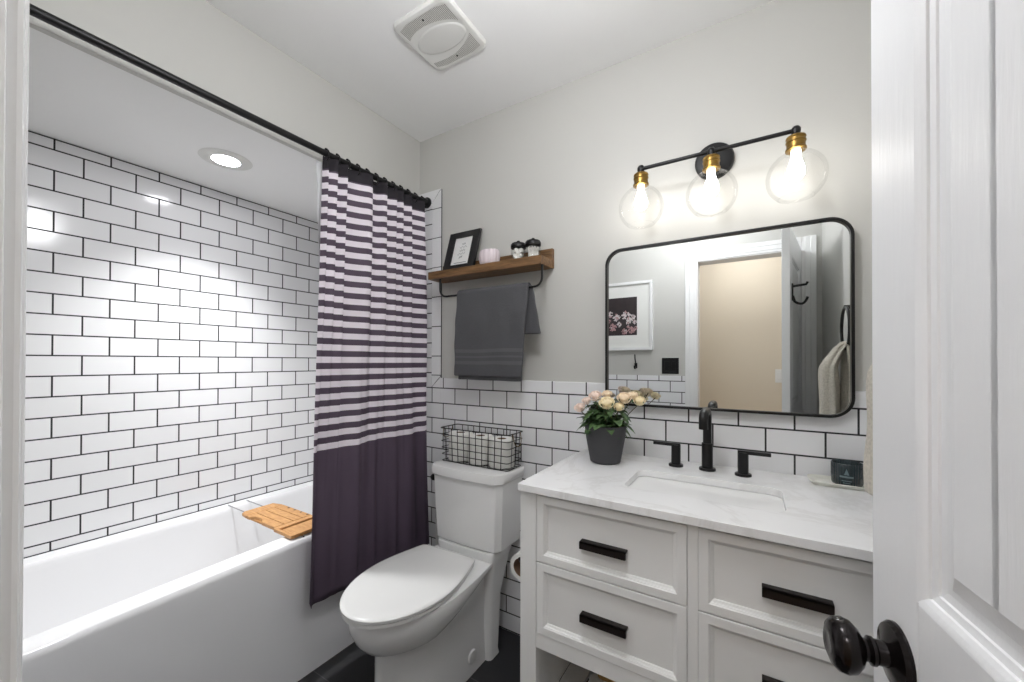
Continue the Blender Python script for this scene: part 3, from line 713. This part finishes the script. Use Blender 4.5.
# toilet roll on its holder at the side of the vanity
t = root('paper_holder', (-.62, -.22, .513), 'black toilet paper holder on the side of the vanity', 'toilet paper holder')
bm = BM(); lathe(bm, [(.022, -.586), (.022, -.592), (.018, -.594), (.001, -.594)], (0, -.17, .513), 20, axis='x'); obj('wall_mount', bm, 'black', t, smooth=40)
bm = BM(); tube(bm, [(-.592, -.17, .513), (-.70, -.17, .513)] + arc((-.70, -.17, .513), (-.727, -.17, .513), (-.727, -.195, .513), 5)[1:] + [(-.727, -.298, .513), (-.727, -.302, .526)], .006, 10); obj('arm', bm, 'black', t, smooth=60)
tr = root('toilet_roll', (-.727, -.24, .489), 'partly used white toilet roll on the holder beside the vanity', 'toilet roll')
bm = BM(); pr = [(.034, -.05), (.049, -.05), (.049, .05), (.034, .05)]; rings = [[(-.727 + a * math.cos(q), -.24 + h, .486 + a * math.sin(q)) for q in [2 * PI * k / 32 for k in range(32)]] for a, h in pr]
loft(bm, rings, wrap=True); obj('paper', bm, 'paper', tr, smooth=40)
bm = BM(); pr = [(.0325, -.0505), (.0338, -.0505), (.0338, .0505), (.0325, .0505)]; rings = [[(-.727 + a * math.cos(q), -.24 + h, .486 + a * math.sin(q)) for q in [2 * PI * k / 32 for k in range(32)]] for a, h in pr]
loft(bm, rings, wrap=True); obj('core', bm, 'card', tr, smooth=40, label='brown cardboard core')

# tan basket on the open vanity shelf
t = root('storage_basket', (-.36, -.155, .152), 'small tan woven basket on the slatted shelf under the vanity', 'basket')
bm = BM(); loft(bm, [rr3(-.36, -.155, .105, .07, .02, .152, 5), rr3(-.36, -.155, .12, .082, .025, .225, 5), rr3(-.36, -.155, .114, .076, .022, .225, 5), rr3(-.36, -.155, .10, .065, .018, .16, 5)]); obj('basket_body', bm, 'tan', t, smooth=40)
bm = BM(); tube(bm, rr3(-.36, -.155, .119, .081, .025, .227, 5), .006, 8, closed=True); obj('rim', bm, 'tan', t, smooth=60)

# ================================================================ TOILET
TX = -1.070
t = root('toilet', (TX, -.38, 0), 'white two piece toilet with closed lid between curtain and vanity', 'toilet')
def egg(cx, yb, yf, hw, hb, n=48, z=0, rc=.02):
    """toilet outline: elliptical nose at yf, sides easing to a straight back of half width hb at yb"""
    ym = yb + (yf - yb) * .48; out = []
    for i in range(25): a = PI * i / 24; out.append((hw * math.cos(a), ym + (yf - ym) * math.sin(a)))      # right side, round the nose, to the left side
    m = 9
    side = []
    for i in range(1, m + 1):
        q = i / m; e = q * q * (1.6 - .6 * q); side.append((hw + (hb - hw) * e, ym + (yb - rc - ym) * q))
    crn = [(hb - rc * .25, yb - rc * .3), (hb - rc, yb)]
    out += [(-x, y) for x, y in side + crn] + [(0, yb)] + [(x, y) for x, y in (side + crn)[::-1]]
    return [(cx + x, y, z) for x, y in out]
bx = TX - .008
def crease(pts, w_):
    """lift a ring toward the back so that the bowl's underside climbs to the tank"""
    return [(x, y, z + w_ * min(1, max(0, (y + .53) / .30))) for x, y, z in pts]
rings = [egg(bx, -.15, -.645, .126, .126, z=0), egg(bx, -.15, -.645, .122, .122, z=.05), egg(bx, -.15, -.642, .120, .118, z=.14), egg(bx, -.15, -.642, .121, .12, z=.240), crease(egg(bx, -.15, -.645, .124, .121, z=.260), .093), crease(egg(bx, -.15, -.662, .136, .126, z=.269), .096),
         crease(egg(bx, -.15, -.690, .154, .136, z=.286), .088), crease(egg(bx, -.15, -.716, .168, .144, z=.318), .063), crease(egg(bx, -.15, -.734, .176, .15, z=.355), .034), egg(bx, -.15, -.741, .179, .152, z=.394), egg(bx, -.15, -.739, .177, .15, z=.406), egg(bx, -.16, -.71, .15, .13, z=.411)]
obj('bowl', loft(BM(), rings), 'porc', t, smooth=50)
bm = BM(); loft(bm, [rr3(TX, -.160, .142, .040, .02, 0, 6), rr3(TX, -.160, .138, .038, .02, .02, 6), rr3(TX, -.150, .139, .050, .025, .25, 6), rr3(TX, -.125, .150, .082, .03, .40, 6), rr3(TX, -.118, .156, .092, .03, .437, 6), rr3(TX, -.118, .152, .089, .028, .4445, 6)]); obj('tank_platform', bm, 'porc', t, smooth=40)
for sx_ in (-1, 1):
    bm = BM(); lathe(bm, [(.026, -.012), (.026, .005), (.023, .0085), (.001, .010)], (bx, -.285, .068), 24, axis='x')
    for v in bm.verts: v.co.x = bx + sx_ * (.119 + (v.co.x - bx))
    obj('bolt_cap', bm, 'porc', t, smooth=40)
def rotz(pts, c_, a):
    ca, sa = math.cos(a), math.sin(a)
    return [(c_[0] + (x - c_[0]) * ca - (y - c_[1]) * sa, c_[1] + (x - c_[0]) * sa + (y - c_[1]) * ca, z) for x, y, z in pts]
RA = math.radians(3.0); rc = (-1.087, -.5)
def lid(d, z, lift=0): return rotz(egg(-1.090, -.256 - d, -.757 + d, .187 - d, .142 - d, z=z), rc, RA)
obj('seat', loft(BM(), [lid(.012, .411), lid(.004, .413), lid(.003, .424), lid(.006, .426)]), 'seat', t, smooth=40)
obj('lid', loft(BM(), [lid(.006, .427), lid(.001, .429), lid(0, .437), lid(.003, .4405), lid(.012, .4425), lid(.05, .444)]), 'seat', t, smooth=40)
def tk(hx, y0, y1, z, ch):
    """tank section: straight back, chamfered front corners, gently bowed front"""
    pts = [(TX + hx, y1), (TX + hx, y0 + ch)]
    for i in range(9):
        q = i / 8; x = (hx - ch * .75) * (1 - 2 * q); pts.append((TX + x, y0 - .010 * (1 - (2 * q - 1) ** 2)))
    pts += [(TX - hx, y0 + ch), (TX - hx, y1)]
    return [(x, y, z) for x, y in pts]
TB = -.014
obj('tank', loft(BM(), [tk(.171, -.188, TB, .445, .022), tk(.176, -.193, TB, .452, .022), tk(.183, -.200, TB, .60, .026), tk(.188, -.205, TB, .735, .028)]), 'porc', t, smooth=30, bevel=.004)
obj('tank_lid', loft(BM(), [tk(.191, -.210, TB, .733, .032), tk(.195, -.216, TB, .739, .034), tk(.196, -.217, TB, .769, .034), tk(.193, -.214, TB, .776, .033), tk(.182, -.203, TB - .01, .779, .032)]), 'porc', t, smooth=35)
bm = BM(); lathe(bm, [(.008, .008), (.008, -.014), (.0145, -.016), (.016, -.023), (.014, -.031), (.001, -.033)], (TX - .182, -.165, .703), 18, axis='x'); obj('flush_lever', bm, 'black', t, smooth=50, label='black flush knob')

# toilet brush standing behind the toilet
t = root('toilet_brush', (-1.335, -.075, 0), 'white toilet brush standing between the curtain and the toilet tank', 'toilet brush')
bm = BM(); lathe(bm, [(.045, 0), (.047, .005), (.040, .12), (.036, .125), (.034, .12), (.03, .01)], (-1.335, -.075, 0), 24); obj('holder', bm, 'whiteplastic', t, smooth=40)
bm = BM(); lathe(bm, [(.006, .02), (.006, .28), (.008, .30), (.008, .47), (.001, .475)], (-1.335, -.075, 0), 14); obj('handle', bm, 'whiteplastic', t, smooth=40)

# wire basket with rolls on the tank
BX0, BX1, BY0, BY1, BZ0, BZ1 = -1.252, -.872, -.150, -.026, .781, .934
t = root('wire_basket', ((BX0 + BX1) / 2, (BY0 + BY1) / 2, BZ0), 'dark wire basket holding toilet rolls on the toilet tank', 'basket')
bm = BM(); rw = .0018
cxb, cyb, hxb, hyb = (BX0 + BX1) / 2, (BY0 + BY1) / 2, (BX1 - BX0) / 2, (BY1 - BY0) / 2
for k in range(6):
    z = BZ0 + .002 + (BZ1 - BZ0 - .002) * k / 5; q = .96 + .04 * k / 5
    tube(bm, rr3(cxb, cyb, hxb * q, hyb * q, .012, z, 3), rw if k < 5 else .0026, 6, closed=True)
nx, ny = 11, 4
for k in range(1, nx):
    x = BX0 + (BX1 - BX0) * k / nx; xi = cxb + (x - cxb) * .96
    tube(bm, [(x, BY0, BZ1), (xi, cyb - hyb * .96, BZ0 + .0015), (xi, cyb + hyb * .96, BZ0 + .0015), (x, BY1, BZ1)], rw, 6)
for k in range(1, ny):
    y = BY0 + (BY1 - BY0) * k / ny; yi = cyb + (y - cyb) * .96
    tube(bm, [(BX0, y, BZ1), (cxb - hxb * .96, yi, BZ0 + .0015), (cxb + hxb * .96, yi, BZ0 + .0015), (BX1, y, BZ1)], rw, 6)
obj('wire_mesh', bm, 'wire', t, smooth=60)
for x, sg in ((BX0, -1), (BX1, 1)):
    bm = BM(); y0, y1 = cyb - .032, cyb + .032
    tube(bm, [(x + sg * .002, y0, BZ1)] + arc((x + sg * .004, y0, BZ1 - .01), (x + sg * .012, y0, BZ1 - .055), (x + sg * .012, cyb, BZ1 - .055), 6) + arc((x + sg * .012, cyb, BZ1 - .055), (x + sg * .012, y1, BZ1 - .055), (x + sg * .004, y1, BZ1 - .01), 6)[1:] + [(x + sg * .002, y1, BZ1)], .002, 8)
    obj('handle', bm, 'wirebrass', t, smooth=60)
def roll(cx, cy, z0, h, R, label):
    tr = root('toilet_roll', (cx, cy, z0), label, 'toilet roll', 'toilet rolls in the wire basket')
    pr = [(.021, 0), (R - .003, 0), (R, .004), (R, h - .004), (R - .004, h), (.021, h - .001)]
    bm = BM(); loft(bm, [[(cx + a * math.cos(q), cy + a * math.sin(q), z0 + hh) for q in [2 * PI * k / 32 for k in range(32)]] for a, hh in pr], wrap=True); obj('paper', bm, 'paper', tr, smooth=40)
    bm = BM(); pr = [(.0195, .001), (.0208, .001), (.0208, h - .002), (.0195, h - .002)]
    loft(bm, [[(cx + a * math.cos(q), cy + a * math.sin(q), z0 + hh) for q in [2 * PI * k / 24 for k in range(24)]] for a, hh in pr], wrap=True); obj('core', bm, 'card', tr, smooth=40)
roll(-1.178, -.088, .785, .126, .0565, 'white toilet roll at the left end of the wire basket')
roll(-1.062, -.088, .785, .123, .0565, 'middle white toilet roll of three in the wire basket')
roll(-.946, -.088, .785, .121, .0565, 'white toilet roll nearest the vanity in the wire basket')

# ================================================================ SHELF
SX0, SX1, SYF, SZ0, SZ1 = -1.362, -.737, -.119, 1.646, 1.687
t = root('wall_shelf', ((SX0 + SX1) / 2, 0, SZ0), 'dark stained wood wall shelf with black towel bar beneath', 'wall shelf')
obj('shelf_board', box(BM(), SX0, SX1, SYF, -.013, SZ0, SZ1 - .004), 'shelfwood', t, bevel=.002)
obj('back_board', box(BM(), SX0, SX1, -.0128, .0075, SZ0 + .004, SZ1 + .048), 'shelfwood', t, bevel=.002)
by = -.099; bz = 1.558
pts = [(-1.300, by, SZ0 + .001), (-1.300, by, 1.61)] + arc((-1.300, by, 1.60), (-1.300, by, bz), (-1.255, by, bz), 7) + arc((-.785, by, bz), (-.742, by, bz), (-.742, by, 1.60), 7) + [(-.742, by, SZ0 + .001)]
obj('towel_bar', tube(BM(), pts, .005, 10), 'black', t, smooth=60)
# grey towel folded over the bar
def towel(name, x0f, x1f, path, thick, m, label, cat, wav=.003, nx=40, seed=0, band=None):
    """sheet following path (y, z) across x, thickened into soft cloth"""
    bm = BM(); rows = []; n = len(path)
    for j, (y, z) in enumerate(path):
        row = []; q = j / (n - 1)
        for i in range(nx + 1):
            s = i / nx; xa, xb = x0f(q), x1f(q)
            nv = noise.noise(Vector((s * 5 + seed, z * 6, q * 2)))
            hang = min(1, abs(z - 1.57) / .12)
            row.append((xa + (xb - xa) * s + .004 * noise.noise(Vector((seed, z * 14, s))), y + wav * nv * 2 * hang, z + .004 * noise.noise(Vector((s * 3 + 9, q * 3, seed))) * hang))
        rows.append(row)
    loft(bm, rows, False, False, closed=False)
    if band:
        bm.faces.ensure_lookup_table()
        for f_ in bm.faces:
            zc = f_.calc_center_median().z; yc = f_.calc_center_median().y
            if any(a < zc < b for a, b in band) and yc < -.1: f_.material_index = 1
    return bm
tw = root('hand_towel', (-.98, by, 1.17), 'dark grey towel folded over the bar under the wood shelf', 'towel')
def drape(z_front, z_back, off, n=34):
    pts = []
    R = .007 + off
    for k in range(n): pts.append((by - R - .004 * math.sin(PI * k / n), z_front + (bz - z_front) * k / n))
    for k in range(9): a = PI - PI * k / 8; pts.append((by + R * math.cos(a), bz + R * math.sin(a)))
    for k in range(1, n // 2): pts.append((by + R, bz - (bz - z_back) * k / (n // 2)))
    return pts
bm = towel('front_fold', lambda q: -1.178 - .018 * max(0, 1 - q * 1.8), lambda q: -.800 - .030 * max(0, 1 - q * 1.8) + .0 * q, drape(1.178, 1.40, .011, 50), .008, 'towel', '', '', wav=.004, seed=3, band=((1.232, 1.247), (1.262, 1.268), (1.287, 1.302)))
o = obj('front_fold', bm, ['towel', 'towelband'], tw, smooth=180); sm = o.modifiers.new('thickness', 'SOLIDIFY'); sm.thickness = .009; sm.offset = 0; sb = o.modifiers.new('subdivision', 'SUBSURF'); sb.levels = 1; sb.render_levels = 1
bm = towel('back_fold', lambda q: -1.168 - .012 * max(0, 1 - q * 1.8), lambda q: -.802 - .030 * max(0, 1 - q * 1.8) + .13 * max(0, q - .6), drape(1.160, 1.352, .001, 50), .008, 'towel', '', '', wav=.003, seed=8)
o = obj('back_fold', bm, ['towel', 'towelband'], tw, smooth=180); sm = o.modifiers.new('thickness', 'SOLIDIFY'); sm.thickness = .008; sm.offset = 0; sb = o.modifiers.new('subdivision', 'SUBSURF'); sb.levels = 1; sb.render_levels = 1

# things on the shelf
ST = SZ1 - .004
t = root('photo_frame', (-1.22, -.075, ST), 'black tabletop frame with a small white print on the wood shelf', 'picture frame')
FW, FHt = .186, .212; fx0 = -1.300
tilt = math.radians(17); yb0 = -.070
def lean(x, d, h):     # d = out of the frame face, h = height along the frame
    return (x + h * .0, yb0 + h * math.sin(tilt) - d * math.cos(tilt), ST + h * math.cos(tilt) + d * math.sin(tilt) * 0)
def lbox(bm, x0, x1, d0, d1, h0, h1, mi=0):
    vs = [bm.verts.new(lean(x, d, h)) for h in (h0, h1) for x, d in ((x0, d0), (x1, d0), (x1, d1), (x0, d1))]
    for q in ((0, 3, 2, 1), (4, 5, 6, 7), (0, 1, 5, 4), (1, 2, 6, 5), (2, 3, 7, 6), (3, 0, 4, 7)): bm.faces.new([vs[i] for i in q]).material_index = mi
bm = BM(); bw = .037
lbox(bm, fx0, fx0 + FW, 0, .016, 0, bw * .8); lbox(bm, fx0, fx0 + FW, 0, .016, FHt - bw * .8, FHt); lbox(bm, fx0, fx0 + bw, 0, .016, bw * .8, FHt - bw * .8); lbox(bm, fx0 + FW - bw, fx0 + FW, 0, .016, bw * .8, FHt - bw * .8)
obj('frame_border', bm, 'framemat', t)
bm = BM(); lbox(bm, fx0 + .03, fx0 + FW - .03, .002, .006, .03, FHt - .03); obj('print', bm, 'printpaper', t)
bm = BM()
for k, (h, a, b) in enumerate(((.142, .085, .105), (.124, .072, .118), (.106, .078, .108), (.088, .068, .112), (.070, .080, .100))):
    tube(bm, [lean(fx0 + a + (b - a) * q / 10, .0068, h + .006 * math.sin(q * 1.7 + k) + .005 * q / 10) for q in range(11)], .0007, 5)
obj('handwriting', bm, 'ink', t); bm = BM()
for k in range(11): lbox(bm, fx0 + .056 + .0068 * k, fx0 + .056 + .0068 * k + .0045, .006, .0068, .040, .044)
obj('caption', bm, 'ink', t)
bm = BM(); tube(bm, [lean(fx0 + FW / 2, -.001, .13), (fx0 + FW / 2, yb0 + .050, ST + .003)], .003, 6); obj('easel_stand', bm, 'framemat', t)
bm = BM(); rings = []
cx_, cy_ = -1.040, -.053
for rr_, z in ((.034, 0), (.046, .004), (.056, .02), (.060, .042), (.058, .064), (.053, .075), (.050, .075), (.054, .055), (.050, .02), (.03, .008)):
    rings.append([(cx_ + rr_ * (1 + .09 * abs(math.cos(6 * a)) - .04) * math.cos(a) * .86, cy_ + rr_ * (1 + .09 * abs(math.cos(6 * a)) - .04) * math.sin(a) * .60, ST + z) for a in [2 * PI * k / 112 for k in range(112)]])
loft(bm, rings); tag(obj('ribbed_cup', bm, 'cup', smooth=50), 'small pale pink ribbed cup beside the black frame on the shelf', 'cup')
for (jx, jy, label, l2) in ((-.886, -.049, 'lidded glass jar of cotton balls, left of the two on the shelf', 'white cotton balls inside the left glass jar on the shelf'), (-.812, -.049, 'lidded glass jar of cotton swabs, right of the two on the shelf', 'white cotton swabs inside the right glass jar on the shelf')):
    R_ = .0335
    t = root('glass_jar', (jx, jy, ST), label, 'jar', 'glass jars on the shelf')
    bm = BM(); lathe(bm, [(R_ - .006, 0.0004), (R_, .004), (R_, .066), (R_ - .003, .070)], (jx, jy, ST), 32, True, False); obj('jar_body', bm, 'jarglass', t, smooth=50)
    bm = BM(); lathe(bm, [(R_ + .0005, .064), (R_ + .001, .066), (R_ + .001, .078), (R_ - .004, .085), (.012, .087), (.007, .089), (.009, .093), (.006, .097), (.001, .098)], (jx, jy, ST), 32); obj('lid', bm, 'black', t, smooth=40)
    bm = BM()
    if 'balls' in label:
        for k in range(16):
            a = k * 2.4; rr_ = .0155 if k % 4 else .002; z = .014 + .0125 * (k // 4)
            lathe(bm, [(.001, -.012)] + [(.012 * math.sin(q), -.012 * math.cos(q)) for q in [PI * i / 7 for i in range(1, 7)]] + [(.001, .012)], (jx + rr_ * math.cos(a), jy + rr_ * math.sin(a), ST + z), 12)
    else:
        for k in range(46):
            a = k * 2.4; rr_ = .024 * math.sqrt((k + .5) / 46); x, y = jx + rr_ * math.cos(a), jy + rr_ * math.sin(a); h = .056 + .005 * math.sin(k * 5)
            lathe(bm, [(.001, .004), (.0022, .006), (.0022, .014), (.0011, .016), (.0011, h - .01), (.0024, h - .008), (.0024, h - .001), (.001, h)], (x, y, ST), 7)
    tag(obj('cotton_balls' if 'balls' in label else 'cotton_swabs', bm, 'cotton', smooth=60), l2, 'cotton', kind='stuff')

# ================================================================ THINGS SEEN BY THE MIRROR
# framed floral print on the entry wall
t = root('wall_picture', (-.86, YE, 1.34), 'white framed dark floral print on the entry wall, seen in the mirror', 'picture')
PX0, PX1, PZ0, PZ1 = -1.12, -.63, 1.332, 1.852; yq = YE
def fbox(bm, x0, x1, d0, d1, z0, z1, mi=0): box(bm, x0, x1, yq + d0, yq + d1, z0, z1, mi)
bm = BM(); b_ = .022
fbox(bm, PX0, PX1, 0, .025, PZ0, PZ0 + b_); fbox(bm, PX0, PX1, 0, .025, PZ1 - b_, PZ1); fbox(bm, PX0, PX0 + b_, 0, .025, PZ0 + b_, PZ1 - b_); fbox(bm, PX1 - b_, PX1, 0, .025, PZ0 + b_, PZ1 - b_); obj('frame_border', bm, 'trim', t, bevel=.002)
obj('mat_board', box(BM(), PX0 + .02, PX1 - .02, yq + .001, yq + .010, PZ0 + .02, PZ1 - .02), 'whiteplastic', t)
obj('print_ground', box(BM(), PX0 + .115, PX1 - .115, yq + .0095, yq + .0112, PZ0 + .115, PZ1 - .115), 'artdark', t)
bm = BM()
rnd = random.Random(4)
for cx_, cz_, R_, mi in ((-.78, 1.585, .022, 0), (-.83, 1.60, .030, 0), (-.805, 1.555, .026, 0), (-.76, 1.545, .016, 0), (-.90, 1.585, .028, 0), (-.95, 1.61, .024, 0), (-.785, 1.485, .026, 1), (-.84, 1.475, .022, 1), (-.93, 1.51, .028, 1), (-.88, 1.53, .020, 0), (-.965, 1.56, .018, 1), (-.81, 1.51, .012, 1), (-.755, 1.50, .014, 1)):
    for k in range(22):
        a = k * 2.4; q = math.sqrt(k / 22); rr_ = R_ * rnd.uniform(.16, .30); ox, oz = R_ * q * math.cos(a), R_ * q * math.sin(a)
        bm.faces.new([bm.verts.new((cx_ + ox + rr_ * math.cos(b) * rnd.uniform(.7, 1.2), yq + .0128 - .00005 * k, cz_ + oz + rr_ * math.sin(b) * rnd.uniform(.7, 1.2))) for b in [2 * PI * j / 8 for j in range(8)]]).material_index = mi if rnd.random() > .25 else (2 if rnd.random() > .4 else 1 - mi)
obj('flower_print', bm, ['artwhite', 'artpink', 'artdark'], t)
def hook_single(x, z):
    t = root('robe_hook', (x, YE, z), 'black single robe hook on the entry wall beside the light switch, seen in the mirror', 'hook')
    bm = BM(); box(bm, x - .011, x + .011, YE, YE + .005, z - .03, z + .012); obj('plate', bm, 'black', t, bevel=.003)
    bm = BM(); tube(bm, [(x, YE + .004, z - .02)] + arc((x, YE + .02, z - .03), (x, YE + .05, z - .035), (x, YE + .048, z - .008), 6), .0055, 8); tube(bm, [(x, YE + .004, z), (x, YE + .028, z + .04), (x, YE + .034, z + .075)], .005, 8); obj('prong', bm, 'black', t, smooth=60)
hook_single(-.755, 1.225)
t = root('light_switch', (-.51, YE, 1.216), 'square black double light switch plate on the entry wall, seen in the mirror', 'light switch')
bm = BM(); box(bm, -.568, -.452, YE, YE + .006, 1.158, 1.274); obj('switch_plate', bm, 'black', t, bevel=.003)
for x in (-.533, -.487): obj('rocker', box(BM(), x - .016, x + .016, YE + .005, YE + .010, 1.183, 1.249), 'black', t, bevel=.002)
t = root('light_switch', (.205, HY0, 1.12), 'white light switch on the beige hall wall, seen in the mirror', 'light switch')
obj('switch_plate', box(BM(), .17, .24, HY0, HY0 + .006, 1.06, 1.18), 'whiteplastic', t, bevel=.002)
obj('rocker', box(BM(), .189, .221, HY0 + .005, HY0 + .01, 1.09, 1.15), 'whiteplastic', t, bevel=.002)
# double hook on the back of the door (door's own axes)
hk = root('robe_hook', (door.matrix_basis @ Vector((.085, DTk, 1.60))), 'black double hook on the back face of the open door, seen in the mirror', 'hook', rz=door.rotation_euler.z)
bm = BM(); box(bm, -.013, .013, 0, .006, -.045, .045); obj('plate', bm, 'black', hk, bevel=.003, local=True)
bm = BM(); tube(bm, [(0, .004, .03), (0, .03, .032), (0, .06, .034), (0, .066, .046)], .006, 8); obj('prong', bm, 'black', hk, smooth=60, local=True)
bm = BM(); tube(bm, [(0, .004, -.02)] + arc((0, .012, -.05), (0, .05, -.085), (0, .066, -.03), 8), .006, 8); obj('prong', bm, 'black', hk, smooth=60, local=True)
# towel ring and beige towel on the right wall
RY, RZ2, RXc = -.40, 1.375, .296
t = root('towel_ring', (XR, RY, 1.44), 'black towel ring on the right wall beside the mirror', 'towel ring')
bm = BM(); lathe(bm, [(.024, 0), (.024, -.006), (.02, -.009), (.008, -.010)], (XR, RY, 1.452), 24, axis='x'); obj('wall_mount', bm, 'black', t, smooth=40)
bm = BM(); tube(bm, [(XR - .008, RY, 1.452), (RXc, RY, 1.452), (RXc - .004, RY, 1.452)], .008, 12); obj('post', bm, 'black', t, smooth=50)
bm = BM(); tube(bm, [(RXc, RY + .076 * math.sin(a), 1.372 + .080 * math.cos(a)) for a in [2 * PI * k / 40 for k in range(40)]], .0055, 8, closed=True); obj('ring', bm, 'black', t, smooth=60)
bt = root('hanging_towel', (RXc, RY, .93), 'beige grey hand towel hanging through the black towel ring', 'towel')
def hang(xs, z0, z1, half, seed, name):
    bm = BM(); rows = []
    for j in range(41):
        q = j / 40; z = z0 + (z1 - z0) * q; row = []
        hw = half * (1 - .45 * q ** 2.2)
        for i in range(37):
            s = i / 36
            a = 2 * PI * s
            fold_ = .008 * math.sin(5 * a + seed) * (1 - .2 * q) + .010 * noise.noise(Vector((math.cos(a) * 1.5 + seed, math.sin(a) * 1.5, z * 7)))
            cx_ = xs + (RXc - xs) * max(0, (q - .72) / .28) ** 1.3
            tk_ = (.026 * (1 - .6 * q ** 3) + fold_)
            row.append((cx_ + tk_ * math.cos(a) * (1.0 if q < .97 else .7), RY + (hw + fold_) * math.sin(a), z + (.012 * math.sin(a * 1 + seed) if q < .05 else 0)))
        rows.append(row[:-1])
    loft(bm, rows); o = obj(name, bm, 'beigetowel', bt, smooth=180)
    sb = o.modifiers.new('subdivision', 'SUBSURF'); sb.levels = 1; sb.render_levels = 1
hang(.246, .955, 1.325, .085, 1.0, 'front_drop'); hang(.310, .93, 1.325, .085, 4.2, 'back_drop')
bm = BM(); rows = []
for k in range(13):
    a = PI * k / 12; c_ = Vector((RXc + .0 - .026 * math.cos(a), RY, 1.318 + 0.0 - .018 * 0 + .0))
    rows.append([(RXc - .024 * math.cos(a) * (1 + .1 * 0), RY + (.046) * math.cos(b) * .9, 1.300 + .012 * math.sin(a) + .0 + .009 * math.sin(b)) for b in [2 * PI * j / 14 for j in range(14)]])
loft(bm, rows); obj('top_loop', bm, 'beigetowel', bt, smooth=180)
